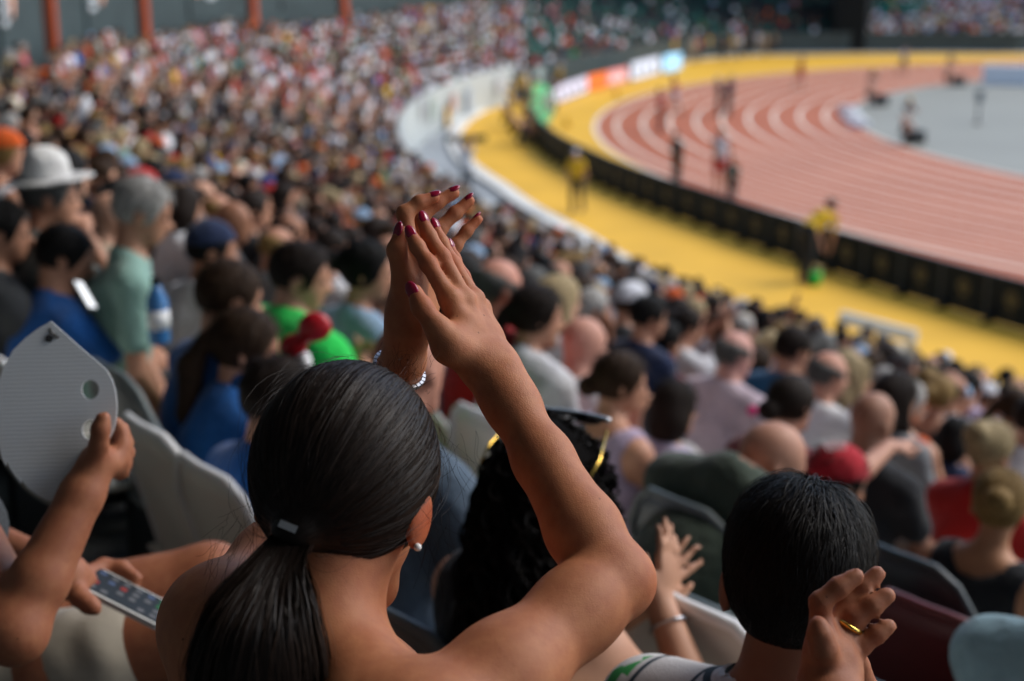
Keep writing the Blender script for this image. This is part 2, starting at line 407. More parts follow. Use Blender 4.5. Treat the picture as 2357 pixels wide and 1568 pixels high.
for u1, u2, lab in ((21, 46, 'nearest the tall hat wearer'), (108, 130, 'second along the wall'), (208, 233, 'third along the wall'), (296, 322, 'fourth along the wall')):
    p, a = hit_back((u1+u2)/2); B = wall_basis((u1+u2)/2); _, _, dep = proj((p[0], p[1], 5)); w = (u2-u1)/FPX*dep*1.25; sx = 1 if B[0, 0] > 0 else -1
    e = empty('concourse_banner', (p[0], p[1], 4.75), 0, 'dark banner with orange oval and grey print on the wall, ' + lab, 'banner', 'banners along the concourse')
    MB().box(B @ np.array([0, .06, 1.9]), (w*2.6, .06, 3.4), B).build('panel', M['dark_panel'], e)
    MB().ball(B @ np.array([-sx*w*.62, .12, 1.25+.9]), (w*.42, .03, 1.05), 24, 12, B).build('oval_print', M['oval'], e, True)
    for i in range(7): MB().box(B @ np.array([sx*w*.62, .12, 1.05+i*.3]), (w*(.95 if i % 3 else .75), .02, .17), B).build('print_line', M['banner_text'], e)

# advertising boards
def board_R(deg): return float(np.interp(deg, [150, 195, 205, 213, 222], [51.2, 51.2, 51.6, 52.6, 54.3]))
a = 176.5; boards = []
while a < 226:
    step = math.degrees(1.33/board_R(a)); boards.append((a, a+step)); a += step
bp = None
for i, (a0, a1) in enumerate(boards):
    p0, p1 = polar(board_R(a0), a0, 0, TC), polar(board_R(a1), a1, 0, TC); c = (p0+p1)/2; x = nrm(p1-p0); y = np.cross([0, 0, 1.], x)
    rz = math.atan2(x[1], x[0])
    e = empty('advertising_board', c, rz, 'black advertising board with a faded gold emblem in the row beside the track', 'board', 'black boards round the bend')
    if bp is None:
        bp = [('panel', MB().box((0, 0, .53), (1.318, .06, .94)).me('panel'), M['board']),
              ('frame', MB().box((0, 0, 1.015), (1.325, .08, .03)).box((0, 0, .05), (1.325, .08, .03)).box((-.652, 0, .53), (.02, .08, .93)).box((.652, 0, .53), (.02, .08, .93)).me('frame'), M['plastic_dark']),
              ('emblem', MB().ball((0, .032, .58), (.19, .012, .19), 14, 8).box((0, .034, .24), (.4, .016, .05)).me('emblem'), M['gold'])]
        # the emblem faces the stand
        s = -1 if np.dot(y[:2], TC-c[:2]) > 0 else 1
        for v in bp[2][1].vertices: v.co.y *= s
        bp.append(('support', MB().add([(-.5, 0, .35), (-.44, 0, .35), (-.5, s*.34, .0), (-.44, s*.34, .0), (-.5, 0, .0), (-.44, 0, 0)], [(0, 1, 3, 2), (0, 2, 4), (1, 5, 3), (2, 3, 5, 4), (0, 4, 5, 1)]).me('support'), M['board']))
    for nm, me, m in bp: put(nm, me, m, e)
# lit boards beyond the end of the black row
GL = {'lilac': glow('screen_lilac', (.62, .60, .74), .75), 'orange': glow('screen_orange', (.85, .17, .03), .7), 'red': glow('screen_red', (.80, .30, .30), .7), 'white': glow('screen_white', (.62, .66, .78), .8), 'blue': glow('screen_blue', (.36, .66, .90), .85), 'green': glow('screen_green', (.20, .62, .30), .6)}
def wallboard(u0, v0, u1, v1, h, key, label, stripes=0):
    p0, p1 = ground_pt(u0, v0), ground_pt(u1, v1); c = (p0+p1)/2; L = np.linalg.norm(p1-p0); rz = math.atan2(p1[1]-p0[1], p1[0]-p0[0])
    e = empty('lit_board', c, rz, label, 'board', 'lit boards beside the track')
    MB().box((0, 0, h/2+.04), (L, .12, h)).build('cabinet', M['plastic_dark'], e)
    MB().box((0, -.07, h/2+.06), (L-.06, .03, h-.1)).build('screen', GL[key], e)
    for i in range(stripes): MB().box((-L/2+(i+.7)*L/(stripes+.4), -.09, h/2), (L/stripes*.4, .01, h*.35)).build('print', M['plastic_grey' if key != 'red' else 'white'], e)
wallboard(553, 105.5, 586, 93, .95, 'lilac', 'lit pale lilac board standing beside the yellow apron', 4)
wallboard(586.5, 92.8, 606, 87.5, .95, 'orange', 'lit orange board between two pale boards')
wallboard(606.5, 87.3, 626, 82.5, .95, 'red', 'lit red and white board beside the orange one', 2)
wallboard(630, 82, 658, 74, 1.15, 'white', 'lit white board with blue print', 3)
wallboard(662, 74, 680, 70, 1.2, 'blue', 'lit sky blue board at the end of the pale row')
# inflatable green and white ball-ended tube by the start of the boards

# ------------------------------------------------------------------ people
def rotz(a): c, s = math.cos(a), math.sin(a); return np.array([[c, -s, 0], [s, c, 0], [0, 0, 1.]])
def rotx(a): c, s = math.cos(a), math.sin(a); return np.array([[1, 0, 0], [0, c, -s], [0, s, c]])
def roty(a): c, s = math.cos(a), math.sin(a); return np.array([[c, 0, s], [0, 1, 0], [-s, 0, c]])
def head_R(yaw, pitch, roll=0): return rotz(math.radians(-yaw)) @ rotx(math.radians(-pitch)) @ roty(math.radians(roll))   # yaw > 0 turns to the person's right, pitch > 0 nods down
def head_sdf(s, c, R, sc=1.0, k=.012, neck=True):
    q = lambda x, y, z: c + R @ (np.array([x, y, z])*sc)
    s.ell(c, np.array([.073, .092, .088])*sc, R, k).ell(q(0, .028, -.045), np.array([.060, .066, .078])*sc, R, k)
    s.cone(q(-.022, .062, -.105), q(.022, .062, -.105), .022*sc, .022*sc, .02)              # chin
    s.cone(q(0, .092, -.018), q(0, .112, -.058), .008*sc, .014*sc, .010)                     # nose
    s.cone(q(-.028, .080, .004), q(.028, .080, .004), .014*sc, .014*sc, .012)                # brow
    s.cone(q(-.020, .088, -.083), q(.020, .088, -.083), .009*sc, .009*sc, .008)              # lips
    for e in (-1, 1):
        s.ell(q(e*.031, .097, -.022), np.array([.016, .012, .011])*sc, R, .012, True)
        s.ell(q(e*.078, -.004, -.034), np.array([.0075, .016, .028])*sc, R @ rotz(e*-.35), .006)
def hair_sdf(style, c, R, sc=1.0):
    s = Sdf(); q = lambda x, y, z: c + R @ (np.array([x, y, z])*sc)
    rad = np.array([.083, .103, .098])*sc
    if style == 'fringe': rad = np.array([.079, .098, .092])*sc
    s.ell(q(0, -.004, .002), rad, R, .012)
    if style in ('long', 'loose'):
        s.chain([q(0, -.05, .0), q(0, -.085, -.12), q(0, -.095, -.26)], [.08*sc, .085*sc, .065*sc], .03)
        for e in (-1, 1): s.chain([q(e*.06, -.01, -.02), q(e*.075, -.01, -.14), q(e*.07, -.02, -.24)], [.03*sc, .032*sc, .02*sc], .02)
    elif style == 'bob':
        s.ell(q(0, -.03, -.06), np.array([.098, .092, .11])*sc, R, .02)
    elif style == 'ponytail':
        s.cone(q(0, -.09, .0), q(0, -.115, -.01), .03*sc, .022*sc, .015)
        s.chain([q(0, -.115, -.01), q(0, -.145, -.10), q(.01, -.13, -.24), q(.015, -.115, -.33)], [.022*sc, .038*sc, .034*sc, .010*sc], .015)
    elif style == 'bun':
        s.ell(q(0, -.118, .012), np.array([.045, .038, .042])*sc, R, .010)
    elif style == 'lowbun':
        s.ell(q(0, -.110, -.045), np.array([.048, .040, .042])*sc, R, .010)
    elif style == 'updo':
        s.ell(q(0, -.085, .045), np.array([.060, .055, .06])*sc, R, .015)
    # face and nape openings
    if style == 'fringe':
        s.ell(q(0, .035, .075), np.array([.085, .115, .085])*sc, R, .010, True)
    s.ell(q(0, .098, -.062), np.array([.074, .075, .102])*sc, R, .012, True)
    if style in ('short', 'fringe', 'crop'):
        s.ell(q(0, .0, -.125), np.array([.12, .16, .075])*sc, R, .012, True)
        for e in (-1, 1): s.ell(q(e*.088, .005, -.035), np.array([.025, .034, .04])*sc, R, .008, True)
    return s
def ik(a, t, l1, l2, pole):
    a, t = np.asarray(a, float), np.asarray(t, float); d = t-a; L = np.linalg.norm(d); L2 = min(L, (l1+l2)*.985); d = d/L; t = a + d*L2
    x = (l1*l1 - l2*l2 + L2*L2)/(2*L2); h = math.sqrt(max(l1*l1-x*x, 0)); p = np.asarray(pole, float); p = nrm(p - d*np.dot(p, d)); return a + d*x + p*h, t
def simple_hand(s, w, h, n, side, sc=1.0, curl=.35, spread=.06, fingers=True):
    h = nrm(h); n = nrm(n - h*np.dot(n, h)); x = np.cross(h, n)*side      # n: palm side normal; x towards the thumb
    s.ell(w + h*.052*sc, np.array([.039, .046, .016])*sc, np.stack([x, h, n], 1), .015)
    s.chain([w + x*.028*sc + h*.025*sc, w + x*.052*sc + h*.058*sc + n*.012*sc, w + x*.05*sc + h*.09*sc + n*.022*sc], [.013*sc, .0105*sc, .008*sc], .008)
    if not fingers: s.ell(w + h*.115*sc + n*.012*sc, np.array([.034, .038, .012])*sc, np.stack([x, h, n], 1), .015); return
    for i in range(4):
        o = (1.5-i)*.0195*sc; L = (.072, .08, .075, .058)[i]*sc; d = nrm(h + x*(1.5-i)*spread)
        b = w + h*(.085-.004*abs(i-1))*sc + x*o; m = b + nrm(d + n*curl*.4)*L*.5; e = m + nrm(d + n*curl*1.5)*L*.5
        s.chain([b, m, e], [.0098*sc, .0088*sc, .0072*sc], .005)
ARM = {'lap': (.10, .30, .60), 'knee': (.16, .42, .62), 'fold': (-.05, .25, .78), 'down': (.25, .03, .82), 'phone': (.05, .36, .86)}
def person_geo(L=.70, lean=.12, twist=0, side_lean=0, head=(0, 5, 0), arms=('lap', 'lap'), female=False, legs='sit', vox=.014, hair='short', sleeve='short', bottom='trousers', build=1.0, hs=1.0, ls=1.0, fingers=True, lower=True, top_cut=None, hand_n=None, hands=None, hunch=False):
    """meshes and joints of one person in a frame with y forward, z up, origin on the floor below the hips"""
    P = np.array([0, 0, (.50 if legs == 'sit' else .93)*ls]); d = np.array([math.sin(side_lean), math.sin(lean), math.cos(lean)]); d = nrm(d)
    T = (L-.22); Nk = P + d*T; Z = rotz(math.radians(-twist))
    Hc = Nk + d*.045 + np.array([0, .035, .0]) + np.array([0, .0, .145])*hs + (np.array([0, .02, -.01]) if head[1] > 25 else 0)
    if hunch: Hc = Nk + np.array([0, .15, .045])
    w = (.158 if female else .182)*build; bs = build
    sh_ = [Nk + Z @ np.array([e*w, -.005, -.055]) for e in (-1, 1)]
    hp = [P + np.array([e*.085*bs, .0, 0]) for e in (-1, 1)]
    if legs == 'sit': kn = [P + np.array([e*.13*bs, .43*ls, .02]) for e in (-1, 1)]; an = [np.array([k[0], k[1]+.03, .085]) for k in kn]
    elif legs == 'walk': kn = [P + np.array([e*.09, .14*e, -.42*ls]) for e in (-1, 1)]; an = [np.array([k[0], k[1]-.10+.06*e, .085]) for k, e in zip(kn, (-1, 1))]
    elif legs == 'crouch': P[2] = .42; kn = [P + np.array([e*.17, .36, .08]) for e in (-1, 1)]; an = [np.array([k[0], k[1]-.16, .085]) for k in kn]
    else: kn = [P + np.array([e*.095, .02, -.43*ls]) for e in (-1, 1)]; an = [np.array([k[0], k[1]-.02, .085]) for k in kn]
    el = []; wr = []
    for i, e in enumerate((-1, 1)):
        a = arms[i]
        if isinstance(a, str):
            if a == 'clap': t = Nk + np.array([e*.022, .34, -.14])
            elif a == 'claphigh': t = Nk + np.array([e*.022+.05, .30, .17])
            elif a == 'chin': t = Hc + np.array([e*.03, .115, -.17])
            elif a == 'up': t = Nk + np.array([e*.26, .12, .46])
            elif a == 'upmid': t = Nk + np.array([e*.05, .26, .34])
            elif a == 'point': t = Nk + np.array([e*.12, .52, .02])
            elif a == 'head': t = Hc + np.array([e*.12, .0, .05])
            else: x, y, z = ARM[a]; t = np.array([e*x, y, z*ls if legs == 'sit' else z]) + (0 if legs == 'sit' else np.array([0, 0, 0]))
        else: t = np.asarray(a, float)
        E_, t = ik(sh_[i], t, .275*ls, .245*ls, np.array([e*.8, -.35, -.75]) if not (isinstance(a, str) and a == 'up') else np.array([e, -.2, -.1])); el.append(E_); wr.append(t)
    R = head_R(*head)
    b = Sdf()
    def torso(s, o, waist=True):
        s.ell(P + d*.02, np.array([.165*bs, .118*bs, .115])+o, None, .05)
        s.cone(P + d*T*.25, P + d*T*.55, (.118 if female else .128)*bs+o, (.122 if female else .135)*bs+o, .06)
        s.ell(P + d*T*.66, np.array([.150*bs, .108*bs, .17])+o, Z, .06)
        s.cone(sh_[0] + Z @ np.array([.035, 0, -.005]), sh_[1] - Z @ np.array([.035, 0, .005]), .055*bs+o, .055*bs+o, .05)
        for e in (0, 1): s.cone(sh_[e], Nk + Z @ np.array([0, -.01, .012]), .048*bs+o, .045*bs+o, .05)
        if female: s.ell(P + d*T*.66 + Z @ np.array([0, .085, -.01]), np.array([.125, .055, .06])+o, Z, .04)
    torso(b, 0)
    b.cone(Nk - d*.03, Hc + R @ np.array([0, -.018, -.075])*hs, .058*bs if not female else .05, .052 if not female else .045, .025)
    head_sdf(b, Hc, R, hs)
    for i, e in enumerate((-1, 1)):
        up = .045*bs if not female else .041*bs
        b.cone(sh_[i], el[i], up, .036*bs, .03); b.cone(el[i], wr[i], .038*bs, .026, .012)
        h = nrm(wr[i]-el[i]); nn = np.array([-e, 0, .2]) if hand_n is None else np.asarray(hand_n[i], float)
        if isinstance(arms[i], str) and arms[i] in ('lap', 'knee'): nn = np.array([0, 0, -1.]); h = nrm(h + np.array([0, .3, -.3]))
        if hands and hands[i] is not None: hh = hands[i]; simple_hand(b, wr[i], hh[0], hh[1], hh[2], ls, hh[3], hh[4]); continue
        simple_hand(b, wr[i], h, nn, -e if np.dot(nn, [-e, 0, 0]) > 0 else e, ls, fingers=fingers)
    if lower:
        for i in (0, 1):
            b.cone(hp[i], kn[i], .082*bs, .055*bs, .05); b.cone(kn[i], an[i], .053*bs, .036, .02)
            b.cone(an[i] + np.array([0, -.03, -.04]), an[i] + np.array([0, .13, -.05]), .036, .032, .03)
    out = {'body': b.mesh(vox)}
    s = Sdf(); torso(s, .011)
    if sleeve in ('short', 'long'):
        for i in (0, 1):
            m_ = sh_[i] + (el[i]-sh_[i])*(.62 if sleeve == 'short' else 1.0)
            s.cone(sh_[i], m_, .056*bs, .056*bs if sleeve == 'short' else .048*bs, .03)
            if sleeve == 'long': s.cone(el[i], el[i] + (wr[i]-el[i])*.93, .048*bs, .036, .015)
        s.ell(Nk + d*.045 + np.array([0, .02, .0]), np.array([.068, .068, .05]), None, .01, True)
    else:
        s.ell(Nk + d*.03 + np.array([0, .01, 0]), np.array([.10, .13, .085]), Z, .01, True)
        for i, e in enumerate((-1, 1)): s.ell(sh_[i] + Z @ np.array([e*.025, 0, -.02]), np.array([.055, .1, .10]), Z, .01, True)
    s.cut(P - d*.04, -d)
    out['shirt'] = s.mesh(vox)
    if lower:
        s = Sdf(); s.ell(P, np.array([.178*bs, .13*bs, .125]), None, .05)
        for i in (0, 1):
            f = 1.0 if bottom == 'trousers' else .72
            s.cone(hp[i], hp[i] + (kn[i]-hp[i])*f, .095*bs, .068*bs if f == 1 else .083*bs, .04)
            if f == 1: s.cone(kn[i], kn[i] + (an[i]-kn[i])*.93, .068*bs, .055, .03)
        s.cut(P + d*.07, d); out['trousers' if bottom == 'trousers' else 'shorts'] = s.mesh(vox)
        s = Sdf()
        for i in (0, 1): s.cone(an[i] + np.array([0, -.035, -.045]), an[i] + np.array([0, .14, -.055]), .045, .038, .03)
        s.cut((0, 0, .0), (0, 0, -1)); out['shoes'] = s.mesh(vox)
    if hair != 'bald': out['hair'] = hair_sdf(hair, Hc, R, hs).mesh(vox*.75)
    return out, {'head': Hc, 'R': R, 'neck': Nk, 'shoulder': sh_, 'elbow': el, 'wrist': wr, 'knee': kn, 'P': P, 'hs': hs, 'd': d}
def cap_mesh(J, brim=True, name='cap'):
    c, R, hs = J['head'], J['R'], J['hs']; s = Sdf(); q = lambda x, y, z: c + R @ (np.array([x, y, z])*hs)
    s.ell(q(0, -.002, .008), np.array([.088, .108, .104])*hs, R, .01).cut(q(0, 0, .012), R @ np.array([0, .12, -1]))
    if brim: s.ell(q(0, .115, .016), np.array([.07, .08, .010])*hs, R @ rotx(-.2), .01)
    return mesh_from(name, *s.mesh(.009))
SKINS = [(.46, .235, .15), (.52, .28, .18), (.40, .19, .115), (.55, .31, .21), (.30, .14, .08), (.44, .22, .14)]
HAIRC = {'black': (.006, .0055, .0055), 'dark brown': (.017, .010, .007), 'brown': (.042, .022, .011), 'grey': (.13, .13, .125), 'white': (.42, .41, .39), 'blonde': (.27, .17, .06), 'fair': (.40, .31, .17)}
CL = {'white': (.66, .67, .70), 'black': (.014, .016, .02), 'grey': (.19, .20, .21), 'dark grey': (.055, .06, .065), 'navy': (.016, .028, .075), 'blue': (.012, .10, .36), 'light blue': (.27, .40, .56), 'red': (.46, .018, .016), 'maroon': (.12, .014, .02), 'orange': (.62, .10, .012), 'green': (.015, .24, .065), 'dark green': (.022, .05, .038), 'olive': (.055, .07, .045), 'yellow': (.68, .42, .02), 'pink': (.55, .21, .25), 'lilac': (.46, .37, .50), 'mint': (.25, .42, .36), 'beige': (.42, .35, .25), 'teal': (.02, .22, .21), 'cream': (.58, .53, .43), 'bright green': (.02, .62, .09), 'brown': (.10, .055, .03)}
EYE = None
def make_person(out, J, base, rz, label, skin, shirt, hairc, bottomc, group=None, eyes=True, name='person', shirt_name='shirt'):
    e = empty(name, base, rz, label, 'person', group)
    cols = {'body': (M['skin'], skin), 'shirt': (M['cloth'], shirt), 'trousers': (M['cloth'], bottomc), 'shorts': (M['cloth'], bottomc), 'hair': (M['hair'], hairc), 'shoes': (M['cloth'], (.05, .05, .055))}
    for k, geo in out.items():
        me = geo if isinstance(geo, bpy.types.Mesh) else mesh_from(k, *geo)
        put(shirt_name if k == 'shirt' else k, me, cols[k][0], e, cols[k][1])
    if eyes: add_eyes(e, J)
    return e
def add_eyes(e, J):
    global EYE
    if EYE is None: EYE = MB().ball((0, 0, 0), (.011, .008, .0075), 8, 6).me('eye', True)
    for s_ in (-1, 1):
        o = put('eye', EYE, M['black'], e); o.location = J['head'] + J['R'] @ (np.array([s_*.031, .082, -.022])*J['hs']); o.rotation_euler = Matrix(J['R'].tolist()).to_euler()
def seat_frame(p):                      # rotation that turns +y towards the centre of the bowl
    d = SC - np.asarray(p)[:2]; return math.atan2(-d[0], d[1])
def place(u, v, row=None, dep=None, turn=0, L=None, **kw):
    """seat a person so that the head lands on pixel (u, v): row fixes the distance, the tread carries the feet"""
    label = kw.pop('label'); skin = kw.pop('skin', SKINS[0]); shirt = kw.pop('shirt', CL['white']); hc_ = kw.pop('hairc', HAIRC['dark brown']); bc = kw.pop('bottomc', CL['dark grey']); grp = kw.pop('group', None); dR = kw.pop('dR', 0)
    if dep is None:
        Rk = R0-DR*row+dR; lo, hi = .6, 60
        d = ray(u, v)
        ts = np.arange(.8, 45, .01); rr = np.hypot(d[0]*ts-SC[0], d[1]*ts-SC[1]); i = np.argmax(rr < Rk); dep = ts[i]
    H = at(u, v, dep); tz = tread(row); h = H[2]-tz
    ls = kw.pop('ls', None)
    if ls is None: ls = float(np.clip(h/1.22, .72, 1.06))
    hs = kw.pop('hs', float(np.clip(.82+.18*ls, .85, 1.02)))
    lean = kw.get('lean', .12)
    Lh = h - .50*ls            # head above the hips
    T = max((Lh - .045*math.cos(lean) - .145*hs + (.01 if kw.get('head', (0, 0, 0))[1] > 25 else 0))/math.cos(lean), .25)
    if kw.get('hunch'): T = max((Lh-.045)/math.cos(lean), .25)
    rz = seat_frame(H) - math.radians(turn)
    ln = lean; dd_ = nrm(np.array([math.sin(kw.get('side_lean', 0)), math.sin(ln), math.cos(ln)]))
    P_ = np.array([0, 0, .50*ls]); Hl = P_ + dd_*T + dd_*.045 + np.array([0, .035, 0]) + np.array([0, 0, .145])*hs + (np.array([0, .02, -.01]) if kw.get('head', (0, 0, 0))[1] > 25 else 0)
    if kw.get('hunch'): Hl = P_ + dd_*T + np.array([0, .15, .045])
    base_ = H - rotz(rz) @ Hl; Ri = rotz(rz).T
    wa = kw.pop('warms', None)
    if wa is not None:
        ar = list(kw.get('arms', ('lap', 'lap')))
        for i in (0, 1):
            if wa[i] is not None: ar[i] = Ri @ (np.asarray(wa[i]) - base_)
        kw['arms'] = tuple(ar)
    wh = kw.pop('whands', None)
    if wh is not None: kw['hands'] = [None if x is None else (Ri @ np.asarray(x[0]), Ri @ np.asarray(x[1]), *x[2:]) for x in wh]
    out, J = person_geo(L=T+.22, ls=ls, hs=hs, vox=kw.pop('vox', float(np.clip(.0036*dep, .008, .020))), **kw)
    base = H - rotz(rz) @ J['head']; 
    e = make_person(out, J, base, rz, label, skin, shirt, hc_, bc, grp)
    e['row'] = row; OCC.append((base[0], base[1])); OCCP.append((u, v, dep)); return e, J, base, rz
OCC = []; OCCP = []

# ------------------------------------------------------------------ the clapping woman in focus
def finger(s, pts, rs, k=.004):
    s.chain(pts, rs, k)
    for p, r in zip(pts[1:-1], rs[1:-1]): s.ell(p, np.full(3, r*1.06), None, .003)
def nail(e, tip, prev, dors, r, name='fingernail', m='nail', sc=1.0):
    t = nrm(np.asarray(tip)-prev); n = nrm(dors - t*np.dot(dors, t)); x = np.cross(t, n)
    c = tip + n*r*.62 + t*r*.15
    return MB().ball(c, np.array([r*.84, r*1.30, r*.42])*sc, 12, 8, np.stack([x, t, n], 1)).build(name, M[m], e, True)
hero = empty('person', sh(760, 1700, 1.25)*[1, 1, 0] + [0, 0, tread(0)], 0, 'woman with dark ponytail clapping above her head, bare tanned shoulders', 'person')
hb = np.array(hero.location)
S_L, S_R = sh(512, 1432, 1.38), sh(985, 1712, 1.15)
E_R, E_L = sh(1408, 1334, 1.30), sh(745, 1185, 1.62)
W_R, W_L = hc(985, 1350, 1.415), hc(372, 1300, 1.49)
HR = head_R(17, 24, 2); HC = sh(800, 1082, 1.29)
mid = (S_L+S_R)/2; ax = nrm(S_R-S_L); fw = nrm(np.cross([0, 0, 1.], ax)); upv = np.cross(ax, fw)
BR = np.stack([ax, fw, upv], 1); NB = mid + np.array([0, 0, .045]) + fw*.0
b = Sdf()
b.ell(mid - upv*.15 + fw*.035, (.150, .100, .19), BR, .05).cone(mid - upv*.30 + fw*.02, mid - upv*.45, .125, .15, .06)
b.ell(mid - upv*.62 + fw*.02, (.18, .14, .13), BR, .06)
for S_, e in ((S_L, -1), (S_R, 1)):
    b.cone(S_ - ax*e*.02, NB + ax*e*.02 - upv*.005, .045, .043, .04)
    b.cone(S_ - ax*e*.035 - fw*.03, mid - upv*.12 - fw*.045 + ax*e*.06, .045, .05, .05)       # shoulder blade
    b.ell(S_, np.full(3, .053), None, .03)
b.cone(NB - upv*.02, HC + HR @ np.array([0, -.022, -.07]), .052, .047, .03)
b.cone(HC + HR @ np.array([.05, .0, -.05]), NB + ax*.02 + fw*.02, .016, .014, .02)                   # neck muscle
head_sdf(b, HC, HR, .98)
# right arm
fr_u = nrm(E_R-S_R)
b.chain([S_R, S_R + (E_R-S_R)*.38, S_R + (E_R-S_R)*.8, E_R], [.050, .043, .0350, .034], .03)
b.ell(E_R + nrm(E_R - (S_R+W_R)/2)*.012, np.full(3, .0255), None, .02)
fr = W_R-E_R; frn = nrm(fr)
b.chain([E_R, E_R + fr*.22, E_R + fr*.55, E_R + fr*.85, W_R], [.034, .0345, .0280, .0220, .0205], .014)
acr = nrm(np.cross(frn, [.55, -.75, .2]))
for e in (-1, 1): b.cone(E_R + fr*.80 + acr*e*.006, W_R + acr*e*.010 + frn*.005, .018, .0165, .02)
b.ell(W_R - frn*.008 + nrm(np.array([.85, -.2, .3]))*.016, np.full(3, .0095), None, .012)           # wrist bone
# left arm
b.chain([S_L, S_L + (E_L-S_L)*.5, E_L], [.050, .043, .036], .03)
fl = W_L-E_L
b.chain([E_L, E_L + fl*.25, E_L + fl*.75, W_L], [.036, .036, .026, .0205], .02)
# right hand (its back faces the camera)
DN = nrm([.80, -.50, .25])
RH = {'index': [hc(690, 862, 1.418), hc(548, 620, 1.425), hc(470, 500, 1.43), hc(424, 415, 1.432)],
      'middle': [hc(792, 872, 1.432), hc(640, 572, 1.44), hc(550, 425, 1.446), hc(506, 318, 1.45)],
      'ring': [hc(858, 868, 1.452), hc(716, 620, 1.459), hc(636, 470, 1.464), hc(586, 362, 1.468)],
      'pinky': [hc(902, 930, 1.470), hc(786, 705, 1.476), hc(728, 585, 1.480), hc(692, 498, 1.483)]}
RR = {'index': [.0098, .0083, .0073, .0066], 'middle': [.0100, .0085, .0074, .0067], 'ring': [.0094, .0080, .0070, .0063], 'pinky': [.0086, .0070, .0061, .0056]}
TH = [hc(700, 1190, 1.395), hc(615, 1075, 1.388), hc(503, 925, 1.385), hc(450, 815, 1.388)]
wrs = [W_R + acr*q for q in (-.014, -.004, .006, .015)]
if np.dot(acr, RH['index'][0]-RH['pinky'][0]) > 0: wrs = wrs[::-1]
for (kx, pts), w in zip(RH.items(), wrs):
    m_ = w*.5 + pts[0]*.5 - DN*.003
    b.chain([w, m_, pts[0]], [.0150, .0125, .0108], .012)
    b.cone(pts[0] + DN*.0052, w + DN*.0105, .0052, .0034, .0035)            # tendon
    b.ell(pts[0] + DN*.0030, np.full(3, .0094), None, .006)
    finger(b, pts, RR[kx], .005)
b.chain([W_R + DN*-.004, TH[0], TH[1]], [.017, .0165, .0125], .014); b.cone(TH[0], RH['index'][0]*.6 + W_R*.4, .0105, .011, .012)
finger(b, TH[1:], [.0122, .0098, .0080], .006)
# left hand (edge on, fingers curling over)
LH = {'index': [hc(430, 575, 1.475), hc(382, 268, 1.478), hc(486, 192, 1.482), hc(583, 158, 1.486)],
      'middle': [hc(500, 575, 1.494), hc(486, 300, 1.500), hc(604, 190, 1.505), hc(722, 126, 1.510)],
      'ring': [hc(572, 600, 1.512), hc(620, 378, 1.517), hc(732, 268, 1.522), hc(830, 180, 1.526)],
      'pinky': [hc(650, 665, 1.528), hc(735, 490, 1.532), hc(812, 392, 1.536), hc(892, 308, 1.540)]}
LR = {k_: [x*1.0 for x in v_] for k_, v_ in RR.items()}
LT = [hc(410, 1080, 1.470), hc(378, 770, 1.455), hc(326, 525, 1.449), hc(357, 405, 1.449)]
wl = [W_L + np.array([0, 1, 0])*q for q in (-.016, -.005, .006, .016)]
for (kx, pts), w in zip(LH.items(), wl):
    b.chain([w, w*.5 + pts[0]*.5 - np.array([.004, 0, 0]), pts[0]], [.0155, .0145, .0115], .014); finger(b, pts, LR[kx], .005)
b.chain([W_L, LT[0], LT[1]], [.0175, .0178, .0120], .016); b.cone(LT[0], LH['index'][0], .012, .011, .02)
finger(b, LT[1:], [.0120, .0094, .0080], .006)
V, F = b.mesh(.0028)
tips = np.array([p[-1] for p in list(RH.values())+list(LH.values())] + [TH[-1], LT[-1]] + [p[1] for p in RH.values()] + [TH[-2]])
dd = np.full(len(V), 9.)
for t_ in tips: dd = np.minimum(dd, np.linalg.norm(V-t_, axis=1))
earp = HC + HR @ np.array([.078, -.004, -.034]); dd2 = np.linalg.norm(V-earp, axis=1)
dd3 = np.linalg.norm(V-(E_R + nrm(E_R-(S_R+W_R)/2)*.03), axis=1)
flush = np.clip(1-dd/.022, 0, 1)*.8 + np.clip(1-dd2/.045, 0, 1)*1.2 + np.clip(1-dd3/.05, 0, 1)*.5
put('body', mesh_from('body', V-hb, F, True, {'flush': np.clip(flush, 0, 1)}), M['skin_hero'], hero)
bp_ = empty  # (names below are children of the woman)
def child(mb, name, m, smooth=True): 
    for i, p in enumerate(mb.v): mb.v[i] = tuple(np.asarray(p)-hb)
    return mb.build(name, m, hero, smooth)
def hnail(tip, prev, dors, r):
    o = nail(hero, np.asarray(tip)-hb, np.asarray(prev)-hb, np.asarray(dors, float), r); o['label'] = 'crimson painted fingernail'
for kx, dn in (('index', [.1, -.9, .5]), ('middle', [.55, -.75, .4]), ('ring', [.65, -.7, .35]), ('pinky', [.75, -.6, .3])):
    hnail(RH[kx][3], RH[kx][2], dn, RR[kx][3])
hnail(TH[3], TH[2], [-.25, -.95, .15], .0080)
for kx, dn in (('index', [-.25, -.35, .9]), ('middle', [-.35, -.25, .9]), ('ring', [-.5, -.2, .85]), ('pinky', [-.6, .1, .8])): hnail(LH[kx][3], LH[kx][2], dn, LR[kx][3])
hnail(LT[3], LT[2], [-.75, -.65, .2], .0080)
